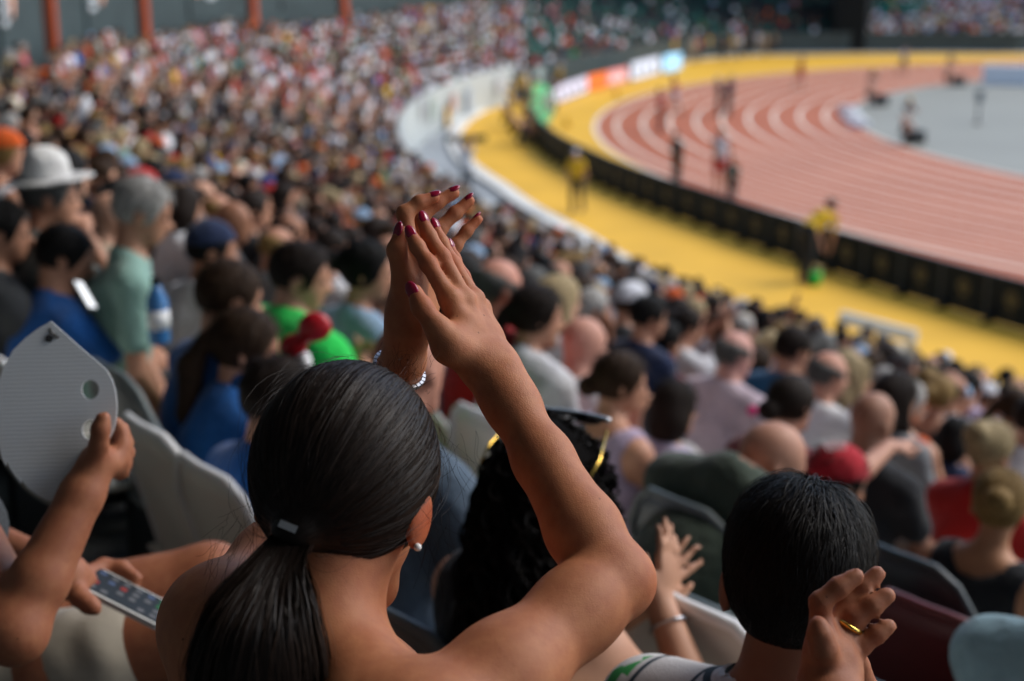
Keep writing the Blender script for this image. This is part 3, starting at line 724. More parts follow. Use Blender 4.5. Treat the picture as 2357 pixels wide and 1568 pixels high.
# top garment below the shoulder blades
s = Sdf(); s.ell(mid - upv*.15 + fw*.035, (.158, .108, .19), BR, .05).cone(mid - upv*.30 + fw*.02, mid - upv*.45, .132, .158, .06).ell(mid - upv*.62 + fw*.02, (.187, .147, .135), BR, .06)
s.cut(mid - upv*.17, upv).cut(mid - upv*.66, -upv)
V, F = s.mesh(.008); put('top', mesh_from('top', V-hb, F), M['cloth'], hero, CL['black'])
K0 = mid - upv*.66; s = Sdf().ell(K0 + upv*.03, (.192, .15, .14), BR, .05)
for e in (-1, 1):
    h0 = K0 + ax*e*.09; k0 = h0 + np.array([.33, .28, 0]) + ax*e*.03; a0 = np.array([k0[0]+.02, k0[1]+.02, hb[2]+.08])
    s.cone(h0, k0, .092, .066, .05).cone(k0, a0, .062, .05, .03).cone(a0, a0 + np.array([.09, .08, -.04]), .042, .038, .03)
V, F = s.mesh(.014); put('trousers', mesh_from('trousers', V-hb, F), M['cloth'], hero, CL['navy'])
# necklace cord
pts = [NB + upv*.018 + ax*(.052*math.cos(t)) + fw*(.052*math.sin(t)*1.0-.002) + upv*(.012*math.sin(t) - .006) for t in np.linspace(math.pi*1.02, math.pi*2.1, 22)]
cb = Sdf(); child(MB().tube([p + upv*.004 - fw*.004 for p in pts], .0016, 6), 'necklace', M['metal'])
# bracelet
bx_ = nrm(fl); u1 = nrm(np.cross(bx_, [0, 1, 0.])); u2 = np.cross(bx_, u1); bc_ = W_L - bx_*.012
mb = MB()
for i in range(26):
    t = 2*math.pi*i/26; q = bc_ + (u1*math.cos(t)*.0275 + u2*math.sin(t)*.0275)
    rr_ = np.stack([bx_, -u1*math.sin(t)+u2*math.cos(t), u1*math.cos(t)+u2*math.sin(t)], 1); mb.box(q, (.0052, .0050, .0036), rr_)
brc = child(mb, 'bracelet', M['silver'], False)
# ear stud
o = child(MB().ball(earp + HR @ np.array([.003, -.004, -.024]), .0036, 12, 8), 'earring', M['pearl'])
# hair: shell, combed strands, tie, tail
hrad = np.array([.0815, .1025, .0965]); hoff = np.array([0, -.004, .002])
def hl(p): return HC + HR @ p
TIEL = np.array([-.03, -.80, -.66]); TIEL = TIEL/np.linalg.norm(TIEL)
TIE = hl(hoff + TIEL*hrad*1.03)
s = Sdf(); s.ell(hl(hoff), hrad, HR, .012); s.cone(hl(hoff + TIEL*hrad*.75), hl(hoff+TIEL*hrad*1.0), .040, .020, .02)
s.ell(hl(np.array([0, .098, -.070])), (.074, .075, .104), HR, .012, True)
s.ell(hl(np.array([.088, .010, -.040])), (.020, .030, .040), HR, .008, True)
s.ell(hl(np.array([0, -.01, -.145])), (.11, .13, .075), HR, .012, True)
V, F = s.mesh(.004); hair = put('hair', mesh_from('hair', V-hb, F, True, {'strand': rng.random(len(V))*.2}), M['hair_hero'], hero)
def combed(n, spread_r=.004, npt=16):
    P_, Nn = [], []
    while len(P_) < n:
        a = rng.normal(size=3); a /= np.linalg.norm(a)
        loc = hoff + a*hrad
        if loc[1] > .045 and loc[2] < .050 - .2*abs(loc[0]): continue            # face
        if loc[2] < -.075+.35*max(0, -loc[1]-.06)*-1: continue
        if loc[2] < -.02 and loc[1] > .0: continue                               # around the ears
        ang = math.acos(np.clip(a @ TIEL, -1, 1))
        if ang < .12: continue
        e0 = rng.uniform(-.04, .04); f = np.linspace(0, 1-.10/ang, npt)
        # bow: strands leave the hairline upwards then sweep back
        axis = np.cross(a, TIEL); axis /= np.linalg.norm(axis)
        w = (np.sin((1-f)*ang)[:, None]*a + np.sin(f*ang)[:, None]*TIEL)/math.sin(ang)
        bow = np.sin(f*math.pi)*(.05*rng.normal() + .05*np.sign(a[0])*(1 if a[2] < .5 else .2))
        w = w + axis*bow[:, None]; w /= np.linalg.norm(w, axis=1)[:, None]
        lift = 1.004 + spread_r*rng.random()*9*np.sin(np.clip(f*1.3, 0, 1)*math.pi)*.4 + .012*np.sin(f*rng.uniform(3, 9)+rng.uniform(0, 6))*.3
        P_.append(hoff + w*hrad*lift[:, None]); nn = w/hrad; Nn.append(nn/np.linalg.norm(nn, axis=1)[:, None])
    return (np.array(P_) @ HR.T) + HC, np.array(Nn) @ HR.T
Pp, Nn = combed(9000)
wd = np.linspace(1, .6, 16)[None]*rng.uniform(.0006, .0013, (len(Pp), 1))
tilt = rng.normal(0, .35, (len(Pp), 1, 1)); T_ = np.gradient(Pp, axis=1); Nn2 = Nn + np.cross(T_/np.linalg.norm(T_, axis=2, keepdims=True), Nn)*tilt
V, F, r = ribbons(Pp, Nn2, wd); put('hair_strands', mesh_from('hair_strands', V-hb, F, True, {'strand': r}), M['hair_hero'], hair)
# tail
tail_c = np.array([TIE, sh(628, 1305, 1.165), sh(600, 1390, 1.145), sh(590, 1500, 1.15), sh(602, 1640, 1.17), sh(612, 1800, 1.20)])
tw = np.array([.0125, .024, .044, .056, .058, .040])
ti = np.linspace(0, 5, 22); tc_ = np.stack([np.interp(ti, range(6), tail_c[:, j]) for j in range(3)], 1)
for _ in range(2): tc_[1:-1] = (tc_[:-2] + tc_[1:-1]*2 + tc_[2:])/4
tw_ = np.interp(ti, range(6), tw)
s = Sdf(); 
for i in range(8, 20, 2): s.cone(tc_[i], tc_[i+2], .007 + .014*(i > 8), .021, .003)
V, F = s.mesh(.004); tail = put('ponytail', mesh_from('ponytail', V-hb, F, True, {'strand': np.full(len(V), .1)}), M['hair_hero'], hero)
xa = nrm([1, .35, 0]); ya = nrm([-.35, 1, .3]); S_n = 6500
ph = rng.uniform(0, 2*math.pi, S_n); rr_ = np.sqrt(rng.uniform(.01, 1, S_n))
Pt = []; 
prof_w = tw_[None]*(1 + rng.normal(0, .05, (S_n, 1)))
wob = rng.normal(0, .0022, (S_n, 1))*np.sin(ti[None]*rng.uniform(1, 2.5, (S_n, 1)) + rng.uniform(0, 6, (S_n, 1)))
px_ = (np.cos(ph)*rr_)[:, None]*prof_w + wob; py_ = (np.sin(ph)*rr_)[:, None]*np.minimum(prof_w*.72, .034)
Pt = tc_[None] + px_[..., None]*xa + py_[..., None]*ya
Nt = np.broadcast_to((np.cos(ph)*.8)[:, None, None]*xa + (np.sin(ph))[:, None, None]*ya, Pt.shape)
Nt = Nt + rng.normal(0, .25, (S_n, 1, 3))
V, F, r = ribbons(Pt, Nt, rng.uniform(.0007, .0015, (S_n, 1))*np.linspace(1, .7, 22)[None])
put('ponytail_strands', mesh_from('ponytail_strands', V-hb, F, True, {'strand': r}), M['hair_hero'], tail)
# loose hairs along the outline
Pf, Nf = combed(150)
kf = np.linspace(0, 1, 16)[None, :, None]
Pf = Pf + Nf*(.004 + .016*rng.random((150, 1, 1))**3*np.sin(kf*math.pi*rng.uniform(.6, 1.3, (150, 1, 1)))) 
V, F, r = ribbons(Pf, rng.normal(size=Pf.shape)*.3 + np.array([0, -1, .3]), .00025); put('loose_hairs', mesh_from('loose_hairs', V-hb, F, True, {'strand': r}), M['hair_hero'], hair)
def wisps(n, start, direction, length, spread, name='loose_hairs'):
    k_ = np.linspace(0, 1, 12); P_ = []
    for _ in range(n):
        d_ = nrm(np.asarray(direction) + rng.normal(0, spread, 3)); c_ = rng.normal(0, .32, 3); p0 = np.asarray(start) + rng.normal(0, .012, 3)
        P_.append(p0 + np.outer(k_*length*rng.uniform(.5, 1.2), d_) + np.outer(k_**2*length*.5, c_) + np.outer(np.sin(k_*6+rng.uniform(0, 6))*.0025, nrm(rng.normal(size=3))))
    P_ = np.array(P_); V, F, r = ribbons(P_, np.broadcast_to(np.array([.1, -1, .3]), P_.shape), .00022); put(name, mesh_from(name, V-hb, F, True, {'strand': r}), M['hair_hero'], hair)
wisps(26, sh(985, 1180, 1.27), (.25, 0, -1), .055, .35); wisps(30, sh(560, 1230, 1.28), (-.35, 0, -1), .05, .4); wisps(50, sh(930, 872, 1.33), (.1, 0, 1), .022, .9); wisps(20, sh(1025, 1010, 1.3), (.3, 0, -.9), .05, .3)
wisps(26, NB + upv*.05 - fw*.03, (.2, -.2, -1), .05, .4)
tdir = nrm(tc_[3]-TIE); t1 = nrm(np.cross(tdir, [0, 1, 0.])); t2 = np.cross(tdir, t1)
child(MB().tube([TIE + tdir*.004 + (t1*math.cos(t)+t2*math.sin(t)*.9)*.0155 for t in np.linspace(0, 2*math.pi, 25)], .0052, 8, False), 'hair_tie', M['black'])
tb = nrm([.0, -1, .45]); child(MB().box(TIE + tdir*.004 + nrm(np.array([-.1, -.6, .75]))*.0175, (.0155, .006, .0062), np.stack([nrm([1, 0, -.45]), nrm([.1, -.95, .3]), nrm([.43, .3, .9])], 1)), 'hair_tie_clasp', M['metal'], False)
print('hero', time.time()-T0, 'tie', proj(TIE), 'ear', proj(earp))

# ------------------------------------------------------------------ seats
def shell(w, h, bow, rake, thick=.008, taper=.1, n=9, m=7):
    V = []
    for sgn in (0, 1):
        for j in range(m):
            t = j/(m-1)
            for i in range(n):
                x = (i/(n-1)*2-1); ww = w/2*(1-taper*t**3); r_ = t*(1-.30*max(0, abs(x)-.35)**2.4/.36*t)
                V.append((x*ww, -rake*t + bow*(x*x) - sgn*thick, h*r_))
    F = []
    N_ = n*m
    for j in range(m-1):
        for i in range(n-1):
            a_ = j*n+i; F += [(a_, a_+n, a_+n+1, a_+1), (N_+a_, N_+a_+1, N_+a_+n+1, N_+a_+n)]
    edge = [i for i in range(n)] + [j*n+n-1 for j in range(1, m)] + [(m-1)*n+i for i in range(n-2, -1, -1)] + [j*n for j in range(m-2, 0, -1)]
    for a_, b_ in zip(edge, edge[1:]+edge[:1]): F.append((a_, b_, N_+b_, N_+a_))
    rim = [V[j*n] for j in range(m)] + [V[(m-1)*n+i] for i in range(1, n)] + [V[j*n+n-1] for j in range(m-2, -1, -1)]
    return V, F, rim
V, F, rim = shell(.45, .42, .045, .09)
off = np.array([0, -.175, .42])
SEAT = {'backrest': MB().add(np.array(V)+off, F).me('backrest', True), 'rim': MB().tube(np.array(rim)+off-[0, .004, 0], .013, 7).me('rim', True)}
V, F, rim2 = shell(.44, .40, -.03, 0.0)
SEAT['seat_pan'] = MB().add([(x, z-.18, .40-y) for x, y, z in V], F).me('seat_pan', True)
SEAT['bracket'] = MB().box((0, -.16, .2), (.30, .04, .40)).box((0, -.02, .37), (.26, .30, .03)).me('bracket')
SEATM = {}
for kname, m1, m2 in (('cream', 'plastic_white', 'white'), ('grey', 'plastic_grey', 'plastic_grey'), ('dark grey', 'plastic_dark', 'plastic_dark'), ('maroon', 'plastic_red', 'plastic_red')):
    SEATM[kname] = {}
    for pn, me in SEAT.items():
        c_ = me.copy(); c_.materials.clear(); c_.materials.append(M['plastic_dark'] if pn == 'bracket' else M[m2] if pn == 'rim' else M[m1]); SEATM[kname][pn] = c_
def seat(p, z, col, label, rz=None):
    e = empty('stadium_seat', (p[0], p[1], z), seat_frame(p) if rz is None else rz, label, 'seat', 'plastic seats in the front rows of view')
    for pn, me in SEATM[col].items(): put(pn, me, None, e)
    return e
SEATPOS = []      # seats set by hand: (x, y)
def seat_px(u, v, row, col, label, top=.84):
    """a seat whose backrest top sits at pixel (u, v)"""
    d = ray(u, v); z = tread(row)+top; t = (z-CAMZ)/d[2]; p = d*t; f = nrm(np.append(SC-p[:2], 0)); p = p[:2] + f[:2]*.25
    SEATPOS.append((p[0], p[1], row)); return seat(p, tread(row), col, label)

# ------------------------------------------------------------------ man in front on the right, short dark hair
windowpane = mat('windowpane_knit', lambda nt, b: None)
def _wp(nt, b):
    co = objco(nt); sp = nt.nodes.new('ShaderNodeSeparateXYZ'); nt.links.new(co, sp.inputs[0]); ls_ = []
    for axn, sc_, off_ in (('X', 11.0, .2), ('Z', 11.0, .3), ('Y', 9.0, .4)):
        m1 = N(nt, 'ShaderNodeMath', operation='MULTIPLY'); m1.inputs[1].default_value = sc_; nt.links.new(sp.outputs[axn], m1.inputs[0])
        m2 = N(nt, 'ShaderNodeMath', operation='FRACT'); nt.links.new(m1.outputs[0], m2.inputs[0])
        m3 = N(nt, 'ShaderNodeMath', operation='LESS_THAN'); m3.inputs[1].default_value = .085; nt.links.new(m2.outputs[0], m3.inputs[0]); ls_.append(m3.outputs[0])
    mx = N(nt, 'ShaderNodeMath', operation='MAXIMUM'); nt.links.new(ls_[0], mx.inputs[0]); nt.links.new(ls_[1], mx.inputs[1])
    nt.links.new(mixc(nt, mx.outputs[0], (.56, .53, .52), (.015, .03, .045)), b.inputs['Base Color']); b.inputs['Roughness'].default_value = .9
    bump(nt, b, noise(nt, 420, 2), .6, .002)
_wp(windowpane.node_tree, windowpane.node_tree.nodes['Principled BSDF'])
def _fl(nt, b):
    v = N(nt, 'ShaderNodeTexVoronoi', Scale=34.0); nt.links.new(objco(nt), v.inputs['Vector'])
    cr = nt.nodes.new('ShaderNodeValToRGB'); cr.color_ramp.interpolation = 'CONSTANT'; el_ = cr.color_ramp.elements
    el_[0].color = (.62, .60, .58, 1); el_[1].position = .45; el_[1].color = (.70, .09, .02, 1)
    for p_, c_ in ((.6, (.03, .28, .06, 1)), (.7, (.45, .02, .08, 1)), (.85, (.62, .60, .58, 1))): e_ = el_.new(p_); e_.color = c_
    sp = nt.nodes.new('ShaderNodeSeparateColor'); nt.links.new(v.outputs['Color'], sp.inputs[0]); nt.links.new(sp.outputs[0], cr.inputs[0])
    nt.links.new(cr.outputs[0], b.inputs['Base Color']); b.inputs['Roughness'].default_value = .85
floral = mat('floral_print', _fl)
man, J, mb_, mrz = place(797, 566, row=1, dep=1.66, hair='crop', label='man with short black hair in a white windowpane-check collared shirt', skin=(.30, .135, .08), shirt=CL['white'], hairc=HAIRC['black'], bottomc=CL['navy'], lean=.10, head=(-38, 10, 0), vox=.0065, lower=True, hs=1.03)
def local(o_base, rz_, p): return rotz(rz_).T @ (np.asarray(p)-o_base)
for c_ in man.children:
    if c_.name.startswith('shirt'): c_.data.materials.clear(); c_.data.materials.append(windowpane)
    if c_.name.startswith('hair'): c_.data.materials.clear(); c_.data.materials.append(M['hair_black']); mhair = c_
# collar roll
Nk, Hd, Rh = J['neck'], J['head'], J['R']
mbk = MB(); nc = 26
ringp = []
for r_, z_ in ((.066, -.012), (.061, .022), (.063, .040), (.070, .036), (.078, -.006)):
    ringp.append([Nk + np.array([0, .012, .012]) + np.array([math.cos(t)*r_*1.05, math.sin(t)*r_, z_ + .012*-math.sin(t)]) for t in np.linspace(0, 2*math.pi, nc, endpoint=False)])
Vr = np.array(ringp).reshape(-1, 3); mbk.add(Vr, [(j*nc+i, j*nc+(i+1) % nc, (j+1)*nc+(i+1) % nc, (j+1)*nc+i) for j in range(4) for i in range(nc)]); mbk.build('collar', windowpane, man, True)
# floral lace-edged sleeve on his left shoulder
sl_, el_ = J['shoulder'][0], J['elbow'][0]; da = nrm(el_-sl_)
inn = nrm(J['neck'] - sl_); inn = nrm(inn*[1, 1, .3])
s = Sdf().ell(sl_ + [0, 0, -.004], (.071, .071, .071), None, .02).cone(sl_, sl_ + da*.20, .064, .068, .02).cut(sl_ + inn*.02, inn); V, F = s.mesh(.006); slv = put('sleeve', mesh_from('sleeve', V, F), floral, man); slv['label'] = 'floral printed sleeve with white lace edge'
la1 = nrm(np.cross(inn, [0, 0, 1.])); la2 = np.cross(inn, la1); ml = MB()
ml.tube([sl_ + inn*(.020+.004*math.sin(t*14)) + [0, 0, -.004] + (la1*math.cos(t)+la2*math.sin(t))*(.070+.002*math.sin(t*28)) for t in np.linspace(0, 2*math.pi, 90)], .006, 6, False); ml.build('lace_trim', M['white'], slv, True)
def short_hair(parent, J, n, length, name='hair_strands', m='hair_black', up=.35, sc=1.0, color=None, ring=False):
    c, R, hs = J['head'], J['R'], J['hs']; rad = np.array([.0815, .102, .097])*hs; P_, Nn = [], []; k_ = np.linspace(0, 1, 7)
    crown = nrm([.18, .15, 1.0])
    while len(P_) < n:
        a = rng.normal(size=3); a /= np.linalg.norm(a); loc = a*rad/hs + [0, -.004, .002]
        if loc[1] > .05 and loc[2] < .045: continue
        if loc[2] < -.052 - .035*(loc[1] < -.03): continue
        if loc[2] < -.015 and loc[1] > -.02: continue
        if ring and (loc[2] > .035 - .4*(loc[1] > 0)*loc[1] or loc[1] > .06): continue
        fl_ = a - crown; fl_ = fl_ - a*np.dot(fl_, a); fl_ = fl_/(np.linalg.norm(fl_)+1e-6) + rng.normal(0, .32, 3)
        top = max(0, a @ crown); L = length*(.55 + .75*top)*rng.uniform(.6, 1.15)
        lift = up*top*rng.uniform(.2, 1.2) + .10
        pth = a*rad*.985 + np.outer(k_*L, fl_/np.linalg.norm(fl_))*1.0
        g_ = pth/rad; g_ = g_/np.linalg.norm(g_, axis=1)[:, None]
        pth = g_*rad*(1.0 + (lift*L/.09*np.sin(k_*2.2))[:, None]*.9) + np.array([0, -.004, .002])*hs
        P_.append(pth); Nn.append(g_)
    P_ = np.array(P_) @ R.T + c; Nn = np.array(Nn) @ R.T + rng.normal(0, .3, (n, 1, 3))
    V, F, r = ribbons(P_, Nn, rng.uniform(.0008, .0016, (n, 1))*np.linspace(1, .35, 7)[None]*sc); put(name, mesh_from(name, V, F, True, {'strand': r}), M[m], parent, color)
short_hair(mhair, J, 13000, .048, up=.16)

# ------------------------------------------------------------------ woman with long black curls, clapping
cu, J, cb_, crz = place(547, 478, row=1, dep=2.38, hair='short', label='woman with long black curly hair and sunglasses on her head, clapping', female=True, skin=(.52, .28, .18), shirt=CL['black'], hairc=HAIRC['black'], bottomc=CL['black'], sleeve='none', head=(-28, 4, 0), vox=.008, build=1.08,
    warms=(sh(1492, 1385, 2.55), sh(1520, 1392, 2.46)), whands=((nrm(sh(1600, 1225, 2.62)-sh(1492, 1385, 2.55)), (.5, -.8, .1), 1, .15, .20), (nrm(sh(1545, 1235, 2.47)-sh(1520, 1392, 2.46)), (-.7, .6, .1), 1, .2, .03)))
for c_ in cu.children:
    if c_.name.startswith('hair'): chair_ = c_; c_.data.materials.clear(); c_.data.materials.append(M['hair_black'])
# curls
Hd, Rh = J['head'], J['R']; P_ = []; nseg = 46
for i in range(900):
    a = nrm(rng.normal(size=3)*[1, 1, .8] + [0, -.25, .15])
    if a[1] > .55 and a[2] < .3: continue
    st = Hd + Rh @ (a*np.array([.085, .105, .10]))
    t = np.linspace(0, 1, nseg); L = rng.uniform(.20, .36) if a[2] < .7 else rng.uniform(.12, .28)
    out_ = Rh @ nrm(a*[1, 1, .2]); drop = np.outer(np.sin(t*1.2)*rng.uniform(.03, .075) + .012*t, out_) + np.outer(-(t**1.5)*L, [0, 0, 1.])
    drop[:, :] += np.outer(t*t, Rh @ np.array([-a[0]*.03, -.03, 0]))
    ra = rng.uniform(.006, .013); w_ = rng.uniform(18, 34); p0 = rng.uniform(0, 6.28); amp = np.clip(t*5, 0, 1)*ra
    P_.append(st + drop + np.outer(np.cos(t*w_+p0)*amp, [1, 0, 0]) + np.outer(np.sin(t*w_+p0)*amp, [0, 1, .3]))
P_ = np.array(P_); Nn = np.broadcast_to(np.array([.2, -1, .4]), P_.shape) + rng.normal(0, .3, (len(P_), 1, 3))
V, F, r = ribbons(P_, Nn, np.full((1, nseg), .0062)); V2, F2, r2 = ribbons(P_, np.cross(np.gradient(P_, axis=1), Nn), np.full((1, nseg), .0062))
put('curls', mesh_from('curls', np.vstack([V, V2]) - 0, np.vstack([F, F2+len(V)]), True, {'strand': np.r_[r, r2]}), M['hair_black'], chair_)
s = Sdf(); q = lambda x, y, z: Hd + Rh @ np.array([x, y, z])
s.ell(q(0, -.015, .0), (.094, .110, .103), Rh, .03).chain([q(0, -.04, -.05), q(0, -.055, -.17), q(0, -.05, -.25)], [.085, .08, .05], .04).ell(q(0, .115, -.06), (.075, .075, .1), Rh, .012, True)
V, F = s.mesh(.009); put('hair_mass', mesh_from('hair_mass', V, F, True), plain('hair_matte_black', (.005, .0045, .0045), .95, .3, 40, .03), chair_)
# sunglasses pushed up on her hair
gl = empty('sunglasses', cb_ + rotz(crz) @ q(0, .06, .1), 0, 'sunglasses with glittering metal frame pushed up on black curls', 'glasses')
gi = np.array(gl.location); gw = lambda x, y, z: cb_ + rotz(crz) @ q(x, y, z) - gi
MB().tube([gw(x, .075-abs(x)*.35*abs(x)*4, .098-.5*x*x) for x in np.linspace(-.085, .085, 15)], .005, 6).build('frame', M['silver'], gl, True)
for e in (-1, 1):
    MB().ball(gw(e*.036, .083, .088), (.030, .006, .020), 12, 8, rotz(crz) @ Rh @ rotx(.9)).build('lens', M['black'], gl, True)
    MB().tube([gw(e*.085, .05, .08), gw(e*.098, -.02, .05), gw(e*.095, -.06, .03)], .0028, 6).build('arm', M['gold_metal'], gl, True)
bw = J['wrist'][1]*.82 + J['elbow'][1]*.18; bd = nrm(J['wrist'][1]-J['elbow'][1]); b1 = nrm(np.cross(bd, [0, 1, 0])); b2 = np.cross(bd, b1)
MB().tube([bw + (b1*math.cos(t)+b2*math.sin(t))*.034 for t in np.linspace(0, 2*math.pi, 20)], .0025, 6, False).build('bracelet', M['silver'], cu, True)
print('fg1', time.time()-T0)

# ------------------------------------------------------------------ man with the cardboard mask and the phone, at the left
C7 = lambda x, y, d: at(x*.14846, 448.75 + y*.14846, d)
C4 = lambda x, y, d: at(x*.1434, 300 + y*.1434, d)
mm = empty('person', (-1.04, 2.08, tread(0)), 0, 'man in beige shorts holding up a white mask and a phone on his thigh', 'person')
mbs = np.array(mm.location); rz_m = seat_frame(mbs); fwd = rotz(rz_m) @ np.array([0, 1, 0.]); rgt = rotz(rz_m) @ np.array([1, 0, 0.])
Pm = mbs + np.array([0, 0, .52]); Nm = Pm + fwd*.06 + np.array([0, 0, .52]); Hm = Nm + fwd*.05 + np.array([0, 0, .19])
b = Sdf(); b.ell(Pm, (.17, .13, .12), rotz(rz_m), .05).cone(Pm + [0, 0, .12], Pm + np.array([0, 0, .28]) + fwd*.03, .13, .135, .06).ell(Nm - np.array([0, 0, .17]), (.165, .115, .17), rotz(rz_m), .06)
shR, shL = Nm + rgt*.185 - np.array([0, 0, .05]), Nm - rgt*.185 - np.array([0, 0, .05])
for q_ in (shR, shL): b.cone(q_, Nm, .055, .05, .05)
b.cone(Nm, Hm + np.array([0, 0, -.07]), .06, .055, .03); head_sdf(b, Hm, rotz(rz_m) @ head_R(10, 20), 1.0)
eR = C7(95, 1230, 1.78); wR = C7(660, 90, 1.86)
b.cone(shR, eR, .052, .044, .03).chain([eR, eR + (wR-eR)*.3, eR + (wR-eR)*.8, wR], [.037, .037, .028, .024], .012)
# hand on the mask: thumb in front, fingers behind
tb_ = [C4(640, 1180, 1.85), C4(690, 1010, 1.835), C4(700, 905, 1.83), C4(722, 830, 1.83)]
b.chain([wR, tb_[0], tb_[1]], [.022, .0165, .0130], .010); finger(b, tb_[1:], [.0130, .0122, .0104], .004)
mcp = [C4(800, 1150, 1.87), C4(840, 1110, 1.885), C4(850, 1150, 1.90), C4(840, 1200, 1.91)]
pip = [C4(850, 1010, 1.885), C4(880, 1000, 1.90), C4(885, 1060, 1.915), C4(870, 1130, 1.925)]
dip = [C4(850, 930, 1.89), C4(850, 900, 1.905), C4(835, 960, 1.92), C4(820, 1060, 1.93)]
tp = [C4(815, 850, 1.885), C4(790, 850, 1.90), C4(760, 920, 1.91), C4(760, 1010, 1.92)]
for a_, p_, d_, t_ in zip(mcp, pip, dip, tp):
    b.cone(wR, a_, .018, .0115, .008); finger(b, [a_, p_, d_, t_], [.0112, .0102, .0092, .0082], .003)
# left arm to the phone
wL = C7(450, 860, 2.03); eL = shL + np.array([-.02, .05, -.26]) + fwd*.08; b.cone(shL, eL, .05, .042, .03).cone(eL, wL, .042, .028, .015)
PH_c = C7(850, 960, 2.06)
f0 = [C7(560, 850, 2.06), C7(640, 800, 2.10), C7(660, 850, 2.08)]
b.cone(wL, C7(560, 930, 2.06), .028, .024, .02)
finger(b, [C7(560, 860, 2.07), C7(700, 790, 2.11), C7(820, 800, 2.11), C7(920, 870, 2.10)], [.014, .0118, .0105, .0092], .008)
finger(b, [C7(590, 900, 2.08), C7(740, 830, 2.12), C7(850, 850, 2.12), C7(900, 930, 2.10)], [.0135, .0112, .010, .009], .008)
finger(b, [C7(500, 930, 2.03), C7(540, 1000, 2.00), C7(600, 1050, 1.99), C7(640, 1075, 1.985)], [.017, .0140, .0125, .0105], .008)
# thighs
hipR, hipL = Pm + rgt*.1, Pm - rgt*.1
knR, knL = C7(1500, 1180, 2.20), C7(1420, 880, 2.42)
for h_, k_, q_ in ((hipR, knR, rgt), (hipL, knL, -rgt)):
    b.chain([h_, h_*.5+k_*.5, k_], [.088, .082, .060], .05); a_ = np.array([k_[0]+.03, k_[1]+.03, tread(0)+.08]); b.cone(k_, a_, .056, .038, .03).cone(a_, a_ + fwd*.12 - [0, 0, .04], .036, .032, .03)
V, F = b.mesh(.0062); put('body', mesh_from('body', V-mbs, F, True, {'flush': np.zeros(len(V))}), M['skin_hand'], mm)
s = Sdf().ell(Pm, (.185, .145, .13), rotz(rz_m), .05)
for h_, k_, f_ in ((hipR, knR, .66), (hipL, knL, .42)): s.chain([h_, h_*(1-f_*.5)+k_*f_*.5, h_*(1-f_)+k_*f_], [.100, .094, .090], .03)
V, F = s.mesh(.008)
fold = (np.sin(V[:, 0]*70+V[:, 2]*50)*np.sin(V[:, 1]*60-V[:, 2]*40))[:, None]*.0025; V = V + fold*np.array([0, -.3, 1]); put('shorts', mesh_from('shorts', V-mbs, F), cloth_mat('cotton', .5, .006, 11), mm, (.46, .41, .32))
s = Sdf().ell(Nm - np.array([0, 0, .17]), (.178, .128, .185), rotz(rz_m), .06).cone(Pm + [0, 0, .10], Pm + np.array([0, 0, .28]) + fwd*.03, .145, .15, .06)
for q_, e_ in ((shR, eR), (shL, eL)): s.cone(q_, q_*.5+e_*.5, .066, .064, .03)
s.cone(shR, shL, .06, .06, .05); V, F = s.mesh(.012); put('shirt', mesh_from('shirt', V-mbs, F), M['cloth'], mm, CL['dark grey'])
V, F = hair_sdf('short', Hm, rotz(rz_m) @ head_R(10, 20), 1.0).mesh(.01); put('hair', mesh_from('hair', V-mbs, F), M['hair'], mm, HAIRC['brown'])
print('mask man', proj(Hm))
# the mask: outline read off the picture, laid on one plane facing up-left
def outline_plate(px, dep_fn, thick, holes=()):
    pass
MN = nrm([.10, -.95, .28]); MO = C4(400, 760, 1.85)
def on_mask(x, y):
    d = ray(x*.1434, 300 + y*.1434); o_ = np.array([0, 0, CAMZ]); t = np.dot(MO-o_, MN)/np.dot(d, MN); return o_ + d*t
ol = [(355, 148), (450, 232), (560, 330), (660, 415), (745, 490), (785, 560), (806, 640), (816, 730), (812, 830), (790, 915), (740, 1010), (650, 1110), (560, 1215), (470, 1310), (415, 1370), (378, 1402), (320, 1392), (260, 1362), (200, 1315), (155, 1262), (140, 1240), (146, 1278), (100, 1222), (62, 1160), (46, 1122), (40, 1158), (14, 1110), (-5, 1020), (-40, 900), (-45, 760), (-20, 600), (20, 480), (90, 350), (180, 262), (270, 195)]
mk = empty('cardboard_mask', MO, 0, 'white corrugated card mask with two eye holes held by its edge', 'mask'); mo = np.array(mk.location)
import bmesh
def plate(poly, holes, thick, fn, nvec):
    bm = bmesh.new(); edges = []
    for lp in [poly]+list(holes):
        vs_ = [bm.verts.new(fn(*p) - mo) for p in lp]
        edges += [bm.edges.new((vs_[i], vs_[(i+1) % len(vs_)])) for i in range(len(vs_))]
    r_ = bmesh.ops.triangle_fill(bm, use_beauty=True, use_dissolve=False, edges=edges, normal=Vector(nvec))
    fs = [f for f in r_['geom'] if isinstance(f, bmesh.types.BMFace)]
    ex = bmesh.ops.extrude_face_region(bm, geom=fs); vv = [v for v in ex['geom'] if isinstance(v, bmesh.types.BMVert)]
    bmesh.ops.translate(bm, verts=vv, vec=Vector(nvec)*-thick); bmesh.ops.recalc_face_normals(bm, faces=bm.faces)
    me = bpy.data.meshes.new('card'); bm.to_mesh(me); bm.free(); return me
circ = lambda cx, cy, rx, ry: [(cx+rx*math.cos(t), cy+ry*math.sin(t)) for t in np.linspace(0, 2*math.pi, 24, endpoint=False)]
